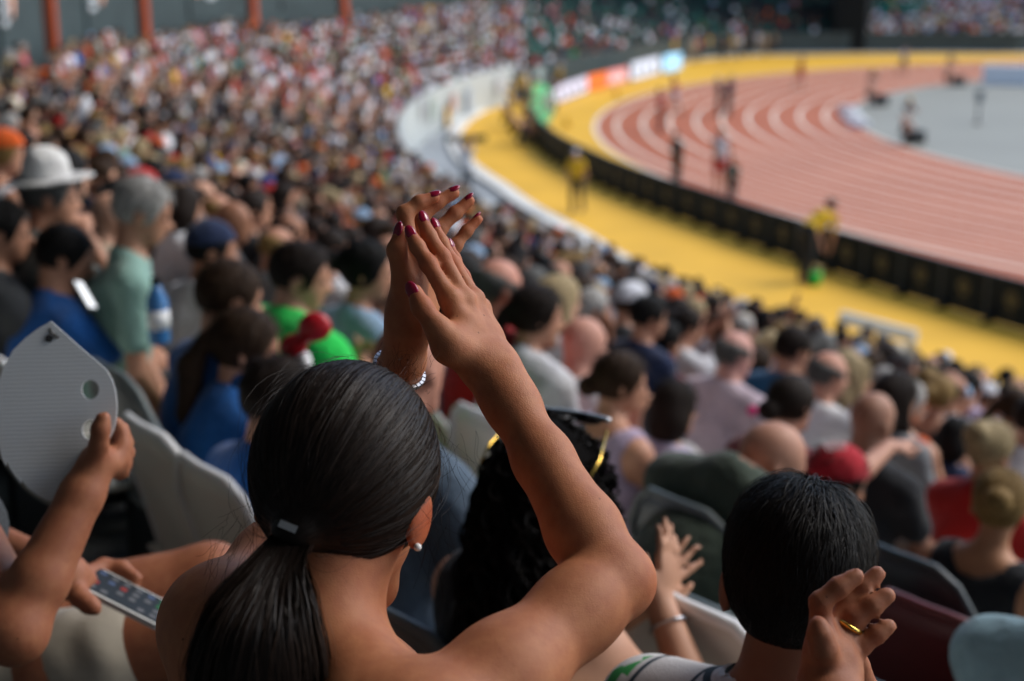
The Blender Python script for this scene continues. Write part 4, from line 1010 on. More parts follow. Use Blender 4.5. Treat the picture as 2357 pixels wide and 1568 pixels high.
def cardm(nt, b):
    co = objco(nt); w = N(nt, 'ShaderNodeTexWave', Scale=60.0, Distortion=1.2); w.bands_direction = 'Z'; w.inputs['Detail'].default_value = 1; nt.links.new(co, w.inputs['Vector'])
    n_ = noise(nt, 7, 4); c = mixc(nt, ramp(nt, w.outputs['Fac'], 0, 1), (.76, .78, .79), (.82, .84, .85)); c = mixc(nt, ramp(nt, n_, .62, .8), c, (.60, .60, .56))
    nt.links.new(c, b.inputs['Base Color']); b.inputs['Roughness'].default_value = .75; bump(nt, b, w.outputs['Fac'], .15, .001)
put('card', plate(ol, [circ(630, 624, 60, 67), circ(632, 905, 60, 70)], .003, on_mask, MN), mat('white_card', cardm), mk)
# printed mark near its point: a round emblem and a line of script
mb = MB(); pm = lambda x, y: on_mask(x, y) + MN*.0008 - mo
mb.tube([pm(342+22*math.cos(t)*(1+.18*math.cos(5*t)), 268+20*math.sin(t)*(1+.18*math.cos(5*t))) for t in np.linspace(0, 2*math.pi, 41)], .0009, 4, False)
mb.tube([pm(342+10*math.cos(t), 268+9*math.sin(t)) for t in np.linspace(0, 2*math.pi, 21)], .0008, 4, False); mb.build('emblem_print', M['black'], mk)
mb = MB(); mb.tube([pm(345+t*60+6*math.sin(t*22), 208+t*55-9*math.cos(t*26)) for t in np.linspace(0, 1, 40)], .0014, 4); mb.build('script_print', M['black'], mk)
# phone lying in his hand
ph_ = empty('phone', PH_c, 0, 'phone in a pale case showing a grid of app icons', 'phone'); po = np.array(ph_.location)
pa, pb_, pcx, pd = C7(570, 950, 2.03), C7(760, 870, 2.09), C7(1105, 1045, 2.09), C7(905, 1125, 2.03)
ex_ = nrm(pcx-pb_); ez = nrm(np.cross(ex_, pa-pb_)); ez = ez if ez[2] > 0 else -ez; ey = np.cross(ez, ex_); cen = (pa+pb_+pcx+pd)/4; PR = np.stack([ex_, ey, ez], 1)
def rbox(w, h, t, r, c, name, m, par):
    pts = [(sx*(w/2-r)+r*math.cos(a0+t_), sy*(h/2-r)+r*math.sin(a0+t_)) for sx, sy, a0 in ((1, 1, 0), (-1, 1, math.pi/2), (-1, -1, math.pi), (1, -1, 1.5*math.pi)) for t_ in np.linspace(0, math.pi/2, 6)]
    n_ = len(pts); V = [PR @ np.array([x, y, z]) + c - po for z in (-t/2, t/2) for x, y in pts]; F = [tuple(range(n_-1, -1, -1)), tuple(range(n_, 2*n_))] + [(i, (i+1) % n_, n_+(i+1) % n_, n_+i) for i in range(n_)]
    return MB().add(V, F).build(name, m, par)
rbox(.142, .070, .009, .010, cen, 'case', M['kerb'], ph_); scr = rbox(.134, .062, .0008, .007, cen + ez*.0052, 'screen', glow('phone_screen', (.020, .024, .028), .5), ph_)
icons = {'red': glow('icon_red', (.30, .04, .03), .35), 'blue': glow('icon_blue', (.08, .11, .2), .35), 'grey': glow('icon_grey', (.13, .13, .14), .35), 'green': glow('icon_green', (.03, .16, .05), .35)}
for i in range(6):
    for j in range(4):
        if random.random() < .12: continue
        rbox(.0105, .0085, .0004, .002, cen + ez*.0059 + ex_*(-.045+i*.0195) + ey*(-.0215+j*.0145), 'app_icon', icons[random.choice(['red', 'blue', 'grey', 'grey', 'grey', 'blue', 'grey', 'green'])], scr)

# ------------------------------------------------------------------ clapping hand of the neighbour on the right
nb = empty('person', (.74, .50, tread(0)), 0, 'neighbour at the right with clapping hands, gold ring, light sleeve', 'person'); nbs = np.array(nb.location); rz_n = seat_frame(nbs)
fwd = rotz(rz_n) @ np.array([0, 1, 0.]); rgt = rotz(rz_n) @ np.array([1, 0, 0.]); Pn = nbs + np.array([0, 0, .5]); Nn_ = Pn + fwd*.14 + np.array([0, 0, .46]); Hn = Nn_ + fwd*.05 + np.array([0, 0, .17])
b = Sdf(); b.ell(Pn, (.16, .12, .11), rotz(rz_n), .05).cone(Pn + [0, 0, .1], Nn_ - [0, 0, .2], .12, .125, .06).ell(Nn_ - np.array([0, 0, .16]), (.15, .105, .16), rotz(rz_n), .05)
b.cone(Nn_, Hn + np.array([0, 0, -.07]), .055, .05, .03); head_sdf(b, Hn, rotz(rz_n) @ head_R(0, 5), .96)
sR, sL = Nn_ + rgt*.16 - [0, 0, .05], Nn_ - rgt*.16 - [0, 0, .05]
for q_ in (sR, sL): b.cone(q_, Nn_, .05, .048, .05)
D0 = 1.27
wA = rc6(1040, 1690, D0-.03)
eA = sL + (wA-sL)*.5 + np.array([-.03, -.05, -.13]); b.cone(sL, eA, .046, .04, .03).chain([eA, wA], [.04, .027], .015)
LHn = {'index': [rc6(990, 1140, D0-.004), rc6(985, 1035, D0-.008), rc6(1110, 935, D0-.008), rc6(1225, 860, D0-.006)],
       'middle': [rc6(1085, 1180, D0+.012), rc6(1170, 1040, D0+.020), rc6(1275, 935, D0+.022), rc6(1368, 845, D0+.024)],
       'ring': [rc6(1150, 1260, D0+.006), rc6(1215, 1145, D0+.006), rc6(1335, 1060, D0+.006), rc6(1435, 990, D0+.008)],
       'pinky': [rc6(1200, 1410, D0+.004), rc6(1265, 1325, D0+.002), rc6(1365, 1250, D0+.002), rc6(1445, 1195, D0+.003)]}
for i, (kx, p_) in enumerate(LHn.items()):
    b.chain([wA + rgt*(.008*(i-1.5)), p_[0]*.6+wA*.4, p_[0]], [.021, .0175, .0105], .006); finger(b, p_, [.0100, .0097, .0092, .0080] if kx != 'pinky' else [.0092, .0088, .0083, .0073], .003)
finger(b, [rc6(1050, 1500, D0-.02), rc6(1010, 1350, D0-.035), rc6(985, 1260, D0-.037), rc6(972, 1195, D0-.036)], [.0150, .0116, .0108, .0092], .004)
b.cone(wA, rc6(1050, 1500, D0-.02), .020, .0135, .008)
# other hand behind
wB = rc6(1270, 1720, D0+.13); eB = sR + (wB-sR)*.5 + np.array([.08, -.02, -.12]); b.cone(sR, eB, .046, .04, .03).chain([eB, wB], [.04, .027], .015)
for i in range(4):
    p0 = rc6(1130+i*38, 1480-i*8, D0+.095); p1 = rc6(1125+i*30, 1330, D0+.080); p2 = rc6(1120+i*30, 1215+i*8, D0+.066); b.cone(wB, p0, .018, .0105, .008); finger(b, [p0, p1, p2], [.0095, .0086, .0076], .004)
for q_ in (-1, 1):
    h_ = Pn + rgt*q_*.09; k_ = h_ + fwd*.43; b.cone(h_, k_, .085, .056, .05); a_ = k_*[1, 1, 0] + [0, 0, tread(0)+.08]; b.cone(k_, a_, .054, .036, .03).cone(a_, a_ + fwd*.12 - [0, 0, .04], .036, .03, .03)
V, F = b.mesh(.0042); put('body', mesh_from('body', V-nbs, F, True, {'flush': np.zeros(len(V))}), M['skin_hand'], nb)
ra_, rb_ = LHn['ring'][0], LHn['ring'][1]; rd_ = nrm(rb_-ra_); r1_ = nrm(np.cross(rd_, [0, 1, 0.])); r2_ = np.cross(rd_, r1_); rc0 = ra_*.45 + rb_*.55
MB().tube([rc0 + (r1_*math.cos(t) + r2_*math.sin(t))*.0106 - nbs for t in np.linspace(0, 2*math.pi, 28)], .0024, 8, False).build('ring', M['gold_metal'], nb, True)
s = Sdf().ell(Nn_ - np.array([0, 0, .16]), (.165, .12, .17), rotz(rz_n), .05).cone(Pn, Nn_ - [0, 0, .2], .15, .14, .06)
for q_, e_ in ((sR, eB), (sL, eA)): s.cone(q_, q_*.4+e_*.6, .058, .055, .03)
V, F = s.mesh(.012); put('shirt', mesh_from('shirt', V-nbs, F), M['cloth'], nb, CL['light blue'])
s = Sdf().ell(Pn, (.175, .135, .12), rotz(rz_n), .05)
for q_ in (-1, 1): h_ = Pn + rgt*q_*.09; s.cone(h_, h_ + fwd*.40, .1, .075, .05)
V, F = s.mesh(.012); put('trousers', mesh_from('trousers', V-nbs, F), M['cloth'], nb, CL['navy'])
V, F = hair_sdf('bob', Hn, rotz(rz_n) @ head_R(0, 5), .96).mesh(.01); put('hair', mesh_from('hair', V-nbs, F), M['hair'], nb, HAIRC['brown'])
print('nb head', proj(Hn), 'fg2', time.time()-T0)

for (u_, v_, rw, c_, lab) in ((148, 425, 1, 'cream', 'cream plastic seat with thick pale rim behind the white mask'), (207, 466, 1, 'cream', 'cream plastic seat between the mask and the ponytailed woman'), (482, 412, 2, 'cream', 'tall cream seat back right of the clapping wrist'), (680, 500, 2, 'grey', 'blue-grey seat back behind the small clapping hands'), (694, 603, 1, 'cream', 'cream seat shell below the small clapping hands'), (398, 612, 1, 'grey', 'blue-grey seat beside the neck of the ponytailed woman'), (930, 606, 2, 'maroon', 'dark red seat back beside the clapping hand with the ring'), (900, 553, 2, 'dark grey', 'dark grey seat between the short-haired man and the black strappy top')): seat_px(u_, v_, rw, c_, lab)
# ------------------------------------------------------------------ spectators told apart in the picture
def row_of(u, v, hh=1.2):
    best = None
    for k in range(-1, 19):
        d = ray(u, v); ts = np.arange(.8, 40, .01); rr = np.hypot(d[0]*ts-SC[0], d[1]*ts-SC[1]); i = np.argmax(rr < R0-DR*k)
        if i == 0: continue
        z = CAMZ + d[2]*ts[i]; e = abs(z-(tread(k)+hh))
        if best is None or e < best[0]: best = (e, k)
    return best[1]
def sp(x, y, w, label, **kw):
    """head centre and head width in the 2357 px view; the width gives the distance, the distance the row"""
    u, v = x/2.302, y/2.302; row = kw.pop('row', None); dep = (.160 if kw.pop('child', False) else .172)*FPX/(w/2.302); p = at(u, v, dep)
    if row is None: row = int(round((R0 - rad_deg(p)[0])/DR))
    hk = kw.get('hair', 'short'); r_ = place(u, v, row=row, dep=dep, label=label, **kw)
    if hk != 'bald':
        for c_ in r_[0].children:
            if c_.name.startswith('hair'): short_hair(c_, r_[1], 650, .045, m='hair', up=.3, sc=2.4, color=kw.get('hairc'), ring=(hk == 'fringe'))
    return r_
H_, C_ = HAIRC, CL
# left side
hat, Jh, hb2, hrz = sp(112, 440, 112, 'man in a white brimmed hat with a hand at his chin, camouflage shirt', shirt=(.16, .18, .17), hair='short', hairc=H_['grey'], head=(22, 4, 0), arms=('lap', 'chin'), lean=.15, build=1.05)
s = Sdf(); q = lambda x, y, z: Jh['head'] + Jh['R'] @ np.array([x, y, z])
s.cone(q(0, -.005, .03), q(0, -.01, .085), .098, .082, .01).ell(q(0, .02, .175), (.03, .07, .03), Jh['R'], .02, True); s.cut(q(0, 0, .045), Jh['R'] @ np.array([0, 0, -1]))
V, F = s.mesh(.008); ht = put('hat', mesh_from('hat', V, F), M['cloth'], hat, (.80, .79, .76)); s = Sdf().ell(q(0, .005, .042), (.122, .155, .014), Jh['R'] @ rotx(.15), .01); V, F = s.mesh(.008); put('brim', mesh_from('brim', V, F), M['cloth'], ht, (.80, .79, .76))
sp(328, 472, 116, 'white-haired man in a mint green shirt', shirt=C_['mint'], hair='short', hairc=H_['white'], head=(5, 16, 0), lean=.32, build=.98, turn=22)
sp(2, 520, 115, 'dark-haired man in profile at the end of a row', shirt=C_['dark grey'], hair='short', hairc=H_['black'], head=(25, 5, 0))
sp(150, 580, 108, 'dark-haired boy in a bright blue shirt holding a phone', child=True, shirt=C_['blue'], hair='short', hairc=H_['black'], head=(25, 18, 0), arms=('phone', 'phone'), lean=.2)
sp(528, 672, 128, 'brown-haired boy in a royal blue football shirt', child=True, shirt=(.012, .075, .24), hair='short', hairc=H_['brown'], head=(8, 12, 0), lean=.18)
girl, Jg, gb, grz = sp(566, 785, 132, 'girl with a long ponytail tied with a red band, blue shirt', child=True, shirt=(.012, .10, .33), hair='ponytail', hairc=H_['brown'], head=(28, 12, 0), lean=.22, female=True)
MB().ball(Jg['head'] + Jg['R'] @ np.array([0, -.112, -.012]), (.024, .018, .024), 10, 8).build('hair_band', M['cloth'], girl, True, (.75, .02, .05))
sp(642, 905, 150, 'dark-haired boy in a blue collar below the girl', child=True, shirt=C_['blue'], hair='short', hairc=H_['dark brown'], head=(5, 10, 0), lean=.15)
gm, Jm, gmb, gmrz = sp(690, 622, 120, 'balding dark-haired man in a bright green shirt', shirt=C_['bright green'], hair='crop', hairc=H_['dark brown'], head=(35, 8, 0), lean=.22, arms=('phone', 'phone'), build=1.32)
sp(843, 612, 106, 'woman with sunglasses in her hair and light blue shirt', shirt=C_['light blue'], hair='bun', hairc=H_['black'], head=(35, 4, 0), female=True)
sp(940, 828, 182, 'bald man with red ears seen behind the clapping wrist', shirt=(.09, .13, .18), hair='bald', skin=(.50, .24, .17), head=(-15, 10, 0), build=1.05)
sp(1145, 650, 105, 'grey-haired man in a red shirt', shirt=C_['red'], hair='fringe', hairc=H_['grey'], head=(10, 10, 0), build=1.08, skin=(.55, .26, .19))
wt, Jw, wb_, wrz = sp(1232, 715, 108, 'woman with a brown ponytail, white top and black bag strap', shirt=(.62, .63, .66), hair='ponytail', hairc=H_['dark brown'], head=(28, 4, 0), female=True, build=1.12, lean=.2)
MB().tube([Jw['shoulder'][1] + np.array([-.03, y_, z_]) for y_, z_ in ((.03, .062), (-.045, .05), (-.115, -.05), (-.15, -.2), (-.14, -.34))], .010, 6).build('bag_strap', M['cloth'], wt, True, C_['navy'])
sp(1342, 780, 100, 'bald man with pink scalp in a white shirt', shirt=C_['white'], hair='bald', skin=(.55, .29, .22), head=(18, 8, 0))
sp(1425, 868, 112, 'woman with a brown low bun and lilac sleeveless top, hand at mouth', shirt=C_['lilac'], hair='lowbun', hairc=H_['brown'], head=(30, 8, 0), arms=('chin', 'lap'), sleeve='none', female=True)
sp(1552, 930, 102, 'woman with a dark bob in a pale lilac top', shirt=(.42, .38, .50), hair='bob', hairc=H_['dark brown'], head=(5, 6, 0), female=True)
sp(1690, 805, 86, 'bald man in a white and pink striped shirt with navy collar', shirt=(.56, .46, .52), hair='fringe', hairc=H_['grey'], skin=(.56, .30, .25), head=(12, 8, 0), build=1.12)
sp(1738, 838, 74, 'fair woman leaning beside the striped shirt', shirt=C_['orange'], hair='bun', hairc=H_['brown'], head=(20, 5, 0), female=True, sleeve='none')
cp, Jc, _, _ = sp(1447, 690, 66, 'man in a white cap and dark shirt', shirt=C_['dark grey'], hair='short', hairc=H_['brown'], head=(12, 5, 0)); put('cap', cap_mesh(Jc), M['cloth'], cp, (.66, .68, .74))
sp(1492, 722, 74, 'dark-haired man in a navy shirt', shirt=C_['navy'], hair='short', hairc=H_['black'], head=(20, 8, 0))
sp(1530, 778, 72, 'black-haired woman in a maroon top with her hair up', shirt=C_['maroon'], hair='bun', hairc=H_['black'], head=(10, 5, 0), female=True)
sp(1580, 745, 66, 'person in a white shirt clapping with raised hands', shirt=C_['white'], hair='short', hairc=H_['dark brown'], head=(15, 5, 0), arms=('claphigh', 'claphigh'))
sp(1826, 795, 78, 'dark-haired man in a deep blue shirt', shirt=(.02, .11, .24), hair='short', hairc=H_['dark brown'], head=(12, 8, 0), build=1.08)
sp(1905, 852, 86, 'balding man in a white shirt', shirt=C_['white'], hair='fringe', hairc=H_['grey'], skin=(.54, .28, .2), head=(20, 8, 0))
sp(1965, 862, 76, 'woman with long pale blonde hair', shirt=C_['white'], hair='long', hairc=H_['fair'], head=(15, 5, 0), female=True)
pk, Jp, _, _ = place(791, 399, row=3, dep=4.75, hs=.88, label='dark-haired person with a pink hair band pointing right with an outstretched arm', shirt=C_['maroon'], hair='lowbun', hairc=H_['dark brown'], head=(5, 10, 0), female=True, skin=(.46, .24, .165), warms=(None, sh(2090, 1008, 5.0)), whands=(None, (nrm(sh(2180, 1003, 5.05)-sh(2090, 1008, 5.0)), (0, .3, -1), -1, .1, .02))); MB().ball(Jp['head'] + Jp['R'] @ np.array([-.02, -.15, -.045]), .018, 10, 8).build('hair_band', M['cloth'], pk, True, (.75, .05, .22))
sp(2008, 955, 108, 'shaven-headed man with tanned scalp in a black shirt', shirt=C_['black'], hair='bald', skin=(.32, .165, .11), head=(5, 6, 0), build=1.08)
sp(2065, 905, 88, 'dark-haired woman with long loose hair', shirt=C_['grey'], hair='long', hairc=H_['dark brown'], head=(10, 5, 0), female=True)
sp(1778, 1045, 150, 'bald man in an olive shirt bent forward over his knees', shirt=(.055, .075, .055), hair='bald', skin=(.46, .24, .165), head=(30, 32, 0), lean=.5, side_lean=.05, hunch=True, build=1.18)
rc_, Jr, _, _ = sp(1925, 1098, 132, 'person in a red cap with white stripes and black shirt', shirt=C_['black'], hair='short', hairc=H_['dark brown'], head=(20, 14, 0), build=1.2, lean=.2)
put('cap', cap_mesh(Jr, False), M['cloth'], rc_, (.40, .010, .022))
for i in range(5):
    MB().tube([Jr['head'] + Jr['R'] @ np.array([math.sin(t)*(.0895-.001*i)*1.0 - .01, -.03-.014*i + math.cos(t)*.01, .008 + math.cos(t)*(.102-.003*i)]) for t in np.linspace(-.55, .55, 9)], .0022, 5).build('cap_stripe', M['white'], rc_, True)
sp(2280, 1025, 104, 'woman with pale blonde hair pinned up and red shirt', shirt=C_['red'], hair='updo', hairc=H_['fair'], head=(5, 6, 0), female=True)
sp(2302, 1150, 132, 'woman with a blonde bun and black strappy top, bare back', shirt=C_['black'], hair='bun', hairc=H_['blonde'], head=(-28, 12, 0), female=True, sleeve='none', skin=(.42, .21, .115), build=1.05)
sp(2200, 1000, 76, 'dark-haired woman beside the pointing hand', shirt=C_['navy'], hair='bob', hairc=H_['black'], head=(5, 8, 0), female=True)
# whose heads are out of the picture: a shoulder at the lower right, knees at the left
place(1120, 560, row=2, dep=2.45, label='person in a light blue shirt, only the shoulder in view', shirt=(.20, .32, .37), hair='short', hairc=H_['brown'], head=(0, 5, 0), lean=.1, build=1.1)
place(-150, 395, row=0, dep=2.75, label='person in dark shorts beside the masked man, bare knees in view', shirt=C_['teal'], hair='short', hairc=H_['brown'], head=(10, 12, 0), bottom='shorts', bottomc=C_['navy'], skin=(.44, .21, .125))
place(-205, 330, row=0, dep=3.35, label='person in shorts farther along the row with bare legs', shirt=C_['teal'], hair='short', hairc=H_['dark brown'], head=(10, 12, 0), bottom='shorts', bottomc=C_['dark grey'], skin=(.44, .21, .125))
bp2 = sh(193, 680, 4.15); bph = empty('phone', bp2, .5, 'small phone with a bright reflecting screen held by the boy in blue', 'phone'); Rp = rotz(.5) @ rotx(.9) @ roty(.5)
MB().box((0, 0, 0), (.05, .095, .008), Rp).build('case', M['plastic_dark'], bph); MB().box(Rp @ np.array([0, 0, .006]), (.045, .088, .003), Rp).build('screen', glow('glint_screen', (.8, .82, .85), .9), bph)  # the glint on the screen is put in as emission
# red toy clapper on the green shirt, water bottle
tc = sh(700, 778, 3.55); tcl = empty('toy_clapper', tc, 0, 'red plastic hand clapper on the green shirt', 'clapper')
a_, b_ = sh(675, 800, 3.55)-tc, sh(725, 752, 3.52)-tc
Sdf_ = Sdf().cone(a_, b_, .016, .016, .01).ell(a_, (.034, .022, .034), None, .02).ell(b_, (.042, .022, .038), None, .02); V, F = Sdf_.mesh(.006); put('paddles', mesh_from('paddles', V, F), plain('red_plastic', (.45, .012, .02), .3, .05), tcl)
V, F = Sdf().cone(sh(698, 825, 3.55)-tc, sh(706, 870, 3.53)-tc, .020, .018, .01).mesh(.006); put('handle', mesh_from('handle', V, F), M['white'], tcl)
wb0 = sh(368, 790, 4.5); bt = empty('water_bottle', wb0, 0, 'blue water bottle with label held upright in the row', 'bottle')
MB().tube([(0, 0, z_) for z_ in (0, .01, .14, .17, .19)], [.03, .034, .034, .02, .013], 14).build('bottle_body', plain('blue_plastic', (.05, .18, .42), .15, .1), bt, True); MB().tube([(0, 0, z_) for z_ in (.05, .11)], .0355, 14).build('label', M['white'], bt, True); MB().tube([(0, 0, .19), (0, 0, .215)], .015, 12).build('bottle_cap', M['board'], bt, True)
print('spec', time.time()-T0)

# ------------------------------------------------------------------ the crowd: 300 nearest seats as people, the rest as one mass
VAR = []
vspec = [dict(hair='short', head=(10, 6, 0), lean=.12), dict(hair='short', head=(28, 4, 0), lean=.2, arms=('fold', 'lap')), dict(hair='fringe', head=(5, 10, 0), build=1.1), dict(hair='long', female=True, head=(15, 4, 0)), dict(hair='ponytail', female=True, head=(30, 6, 0), sleeve='none'),
         dict(hair='bun', female=True, head=(0, 6, 0), lean=.2, sleeve='none'), dict(hair='bob', female=True, head=(-12, 6, 0)), dict(hair='short', head=(0, 5, 0), arms=('clap', 'clap')), dict(hair='bald', head=(20, 8, 0), build=1.08), dict(hair='long', female=True, head=(20, 5, 0), arms=('clap', 'clap'), sleeve='none'),
         dict(hair='short', head=(15, 2, 0), arms=('up', 'lap')), dict(hair='short', head=(5, 5, 0), arms=('chin', 'knee'), lean=.3)]
for vsp in vspec:
    out, J = person_geo(vox=.019, fingers=False, **vsp); VAR.append(({k: mesh_from(k, *g_) for k, g_ in out.items()}, J, vsp))
CAPME = [mesh_from('cap', *[np.asarray(x) for x in (lambda s_: s_.mesh(.016))(Sdf().ell((0, -.002, .008), (.088, .108, .104), None, .01).cut((0, 0, .012), (0, .12, -1)).ell((0, .115, .016), (.07, .08, .012), None, .01))])]
VP = np.array([3, 3, 2, 2.5, 2.5, 2, 2, .8, 1.5, .8, .25, 1.2]); VP = VP/VP.sum(); seats_in_view = []
arc = .50
for k in range(-3, 19):
    Rk = R0-DR*k; step = math.degrees(arc/Rk); ph0 = rng.uniform(0, step)
    for a in np.arange(96 + ph0, 242, step):
        if Rk+grow(a) > back_R(a) - .55: continue
        p = polar(Rk+grow(a), a, tread(k)); u, v, dep = proj(p + [0, 0, 1.2])
        if dep < 1.2 or not (-45 < u < 1070) or not (-25 < v < 760): continue
        seats_in_view.append((float(dep), float(u), float(v), k, float(a), p))
seats_in_view.sort(key=lambda t: t[0])
def dens(u, v, a, dep):
    if a < 165 and 520 < u < 868: return .16 if v > 12 else .08         # the nearly empty dark block
    if a < 165 and u >= 868: return .85
    return .93
accents = [((510, 88), 'red', 'shirt'), ((802, 287), 'yellow', 'cap'), ((553, 355), 'orange', 'cap'), ((683, 390), 'orange', 'cap'), ((768, 418), 'orange', 'cap'), ((625, 357), 'light blue', 'cap'), ((365, 320), 'pink', 'cap'), ((1180, 105), 'orange', 'shirt'), ((590, 262), 'red', 'shirt'), ((855, 315), 'blue', 'shirt'), ((862, 350), 'bright green', 'shirt'), ((230, 185), 'green', 'shirt'), ((255, 222), 'yellow', 'shirt'), ((180, 230), 'blue', 'shirt'), ((895, 235), 'orange', 'shirt'), ((700, 420), 'maroon', 'shirt'), ((650, 195), 'red', 'shirt'), ((470, 420), 'green', 'shirt'), ((360, 395), 'white', 'cap'), ((565, 580), 'orange', 'shirt'), ((495, 510), 'dark grey', 'shirt'), ((630, 520), 'black', 'shirt'), ((425, 480), 'dark green', 'shirt')]
shirt_pool = ['white']*14 + ['black']*8 + ['grey']*2 + ['dark grey']*4 + ['navy']*4 + ['light blue']*3 + ['red']*4 + ['maroon']*2 + ['orange']*2 + ['green', 'dark green', 'olive', 'yellow', 'pink', 'pink', 'lilac', 'mint', 'beige', 'beige', 'cream', 'cream', 'teal', 'brown', 'blue', 'blue']
hair_pool = ['black']*3 + ['dark brown']*5 + ['brown']*4 + ['grey']*2 + ['blonde']*2 + ['white', 'fair']
HWORD = {'short': 'short {} hair', 'fringe': 'thinning {} hair', 'long': 'long {} hair', 'ponytail': '{} ponytail', 'bun': '{} hair in a bun', 'bob': '{} bobbed hair', 'bald': 'shaved head'}
AWORD = {'clap': ', clapping', 'up': ', one arm raised', 'chin': ', chin in hand', 'fold': ', arms folded'}
n_ind = 0; far = []; used = 0; filled = set(); seat_near = []
KEEP = 300 - 44
for (dep, u, v, k, a, p) in seats_in_view:
    occ = any((p[0]-x)**2 + (p[1]-y)**2 < .30**2*(1.35 if dep < 6 else 1) for x, y in OCC)
    if dep < 9: seat_near.append((dep, u, v, k, a, p))
    if occ: continue
    if dep < 5.4 or (k <= 1): continue
    if dep < 9 and any(abs(u-a_) < 26 and -14 < v-b_ < 60 and dep < c_+.3 for a_, b_, c_ in OCCP): continue
    if rng.random() > dens(u, v, a, dep): continue
    acc = None
    sc = (.7, .82)[int(dep < 9)]
    vi = int(rng.choice(12, p=VP)); sc_ = shirt_pool[rng.integers(len(shirt_pool))]; hcn = hair_pool[rng.integers(len(hair_pool))]; sk = SKINS[rng.integers(len(SKINS))]; capc = None
    if rng.random() < .10: capc = ['white', 'red', 'navy', 'cream', 'light blue', 'orange'][rng.integers(6)]
    us, vs_ = u*2.302, v*2.302
    for ac in list(accents):
        if math.hypot(ac[0][0]-us, ac[0][1]-vs_) < max(14, 420/dep*.5):
            if ac[2] == 'shirt': sc_ = ac[1]
            else: capc = ac[1]
            accents.remove(ac); break
    if n_ind < KEEP:
        meshes, J, vsp = VAR[vi]; f_ = vsp.get('female'); hs = vsp['hair']
        lab = 'seated %s in %s %s with %s%s' % ('woman' if f_ else 'man', sc_, 'top' if f_ else 'shirt', (HWORD[hs].format(hcn) if capc is None else capc + ' cap'), AWORD.get(vsp.get('arms', ('',))[0], ''))
        jit = rng.uniform(-.06, .06, 2); kk = float(rng.uniform(.93, 1.05))
        e = make_person(meshes, J, (p[0]+jit[0], p[1]+jit[1], p[2]), seat_frame(p) + rng.uniform(-.3, .3), lab, sk, CL[sc_], HAIRC[hcn], CL[['navy', 'dark grey', 'black', 'beige'][rng.integers(4)]], 'spectators in the packed stand', eyes=False)
        e.scale = (kk, kk, kk)
        if capc:
            o = put('cap', CAPME[0], M['cloth'], e, CL[capc]); o.location = J['head']; o.rotation_euler = Matrix(J['R'].tolist()).to_euler()
            for ch in e.children:
                if ch.name.startswith('hair'): ch.scale = (.999, .999, .999)
        n_ind += 1
    else: far.append((p + np.append(rng.uniform(-.13, .13, 2), rng.uniform(-.06, .05)), seat_frame(p) + rng.uniform(-.35, .35), vi, CL[sc_], HAIRC[hcn], sk, CL[capc] if capc else None, dep, rng.uniform(.92, 1.05)))
# low detail bodies for the mass
def lowpoly(vsp, vox):
    kw = dict(vsp); kw.update(vox=vox, fingers=False); out, J = person_geo(**kw); V, F, R_ = [], [], []; n_ = 0
    for i_, kx in enumerate(('body', 'shirt', 'trousers', 'hair')):
        if kx not in out: continue
        v_, f_ = out[kx]
        if kx == 'body': v_ = np.asarray(v_); 
        V.append(v_); F.append(f_+n_); R_.append(np.full(len(v_), i_)); n_ += len(v_)
    return np.vstack(V), np.vstack(F), np.concatenate(R_), J
LOW = [(lowpoly(vspec[i], .045), lowpoly(vspec[i], .075)) for i in (0, 3, 5, 7, 10)]
vm = [0, 0, 0, 1, 1, 1, 1, 3, 0, 3, 4, 0]
AV, AF, AC = [], [], []; n_ = 0
for (p, rz, vi, c1, c2, sk, cc, dep, kk) in far:
    V, F, R_, J = LOW[vm[vi]][int(dep > 42)]
    W_ = (V*kk) @ rotz(rz).T + p; pal = np.array([np.array(sk)*.8, c1, (.012, .014, .02), cc if cc is not None else c2]); AV.append(W_); AF.append(F+n_); AC.append(pal[R_.astype(int)]); n_ += len(V)
AV, AF, AC = np.vstack(AV), np.vstack(AF), np.vstack(AC)
o = put('far_crowd', mesh_from('far_crowd', AV, AF, True, {'Col': AC}), M['crowd']); o['kind'] = 'stuff'; o['label'] = 'dense mass of seated spectators filling the far part of the stand'; o['category'] = 'crowd'
print('crowd', n_ind, len(far), len(AF), len(seats_in_view), time.time()-T0)
# seats: the near ones one by one, the far rows as one mass
seat_near.sort(key=lambda t: t[0])
ns = 0; scol = ['cream', 'cream', 'grey', 'grey', 'dark grey', 'cream']
PLW = {'cream': 'cream plastic seat with a pale rolled rim', 'grey': 'blue-grey plastic seat', 'dark grey': 'dark grey plastic seat', 'maroon': 'dark red plastic seat'}
def seat_ok(p): return all((p[0]-x)**2 + (p[1]-y)**2 > .38**2 for x, y, _ in SEATPOS)
for q_, (x, y) in enumerate(OCC): pass
for (x, y), rw, lb in [((o_.location.x, o_.location.y), o_['row'], o_['label']) for o_ in list(COL.objects) if o_.get('row') is not None]:
    c_ = scol[rng.integers(6)]
    if seat_ok((x, y)):
        SEATPOS.append((x, y, rw)); seat((x, y), tread(int(rw)), c_, c_ + ' plastic seat under the ' + ' '.join(lb.split()[:10])); ns += 1
for (dep, u, v, k, a, p) in seat_near:
    if dep > 7.5 or k < 1: continue
    if not seat_ok(p): continue
    c_ = scol[rng.integers(6)]; SEATPOS.append((p[0], p[1], k)); seat(p, p[2], c_, PLW[c_] + ' in the stand'); ns += 1
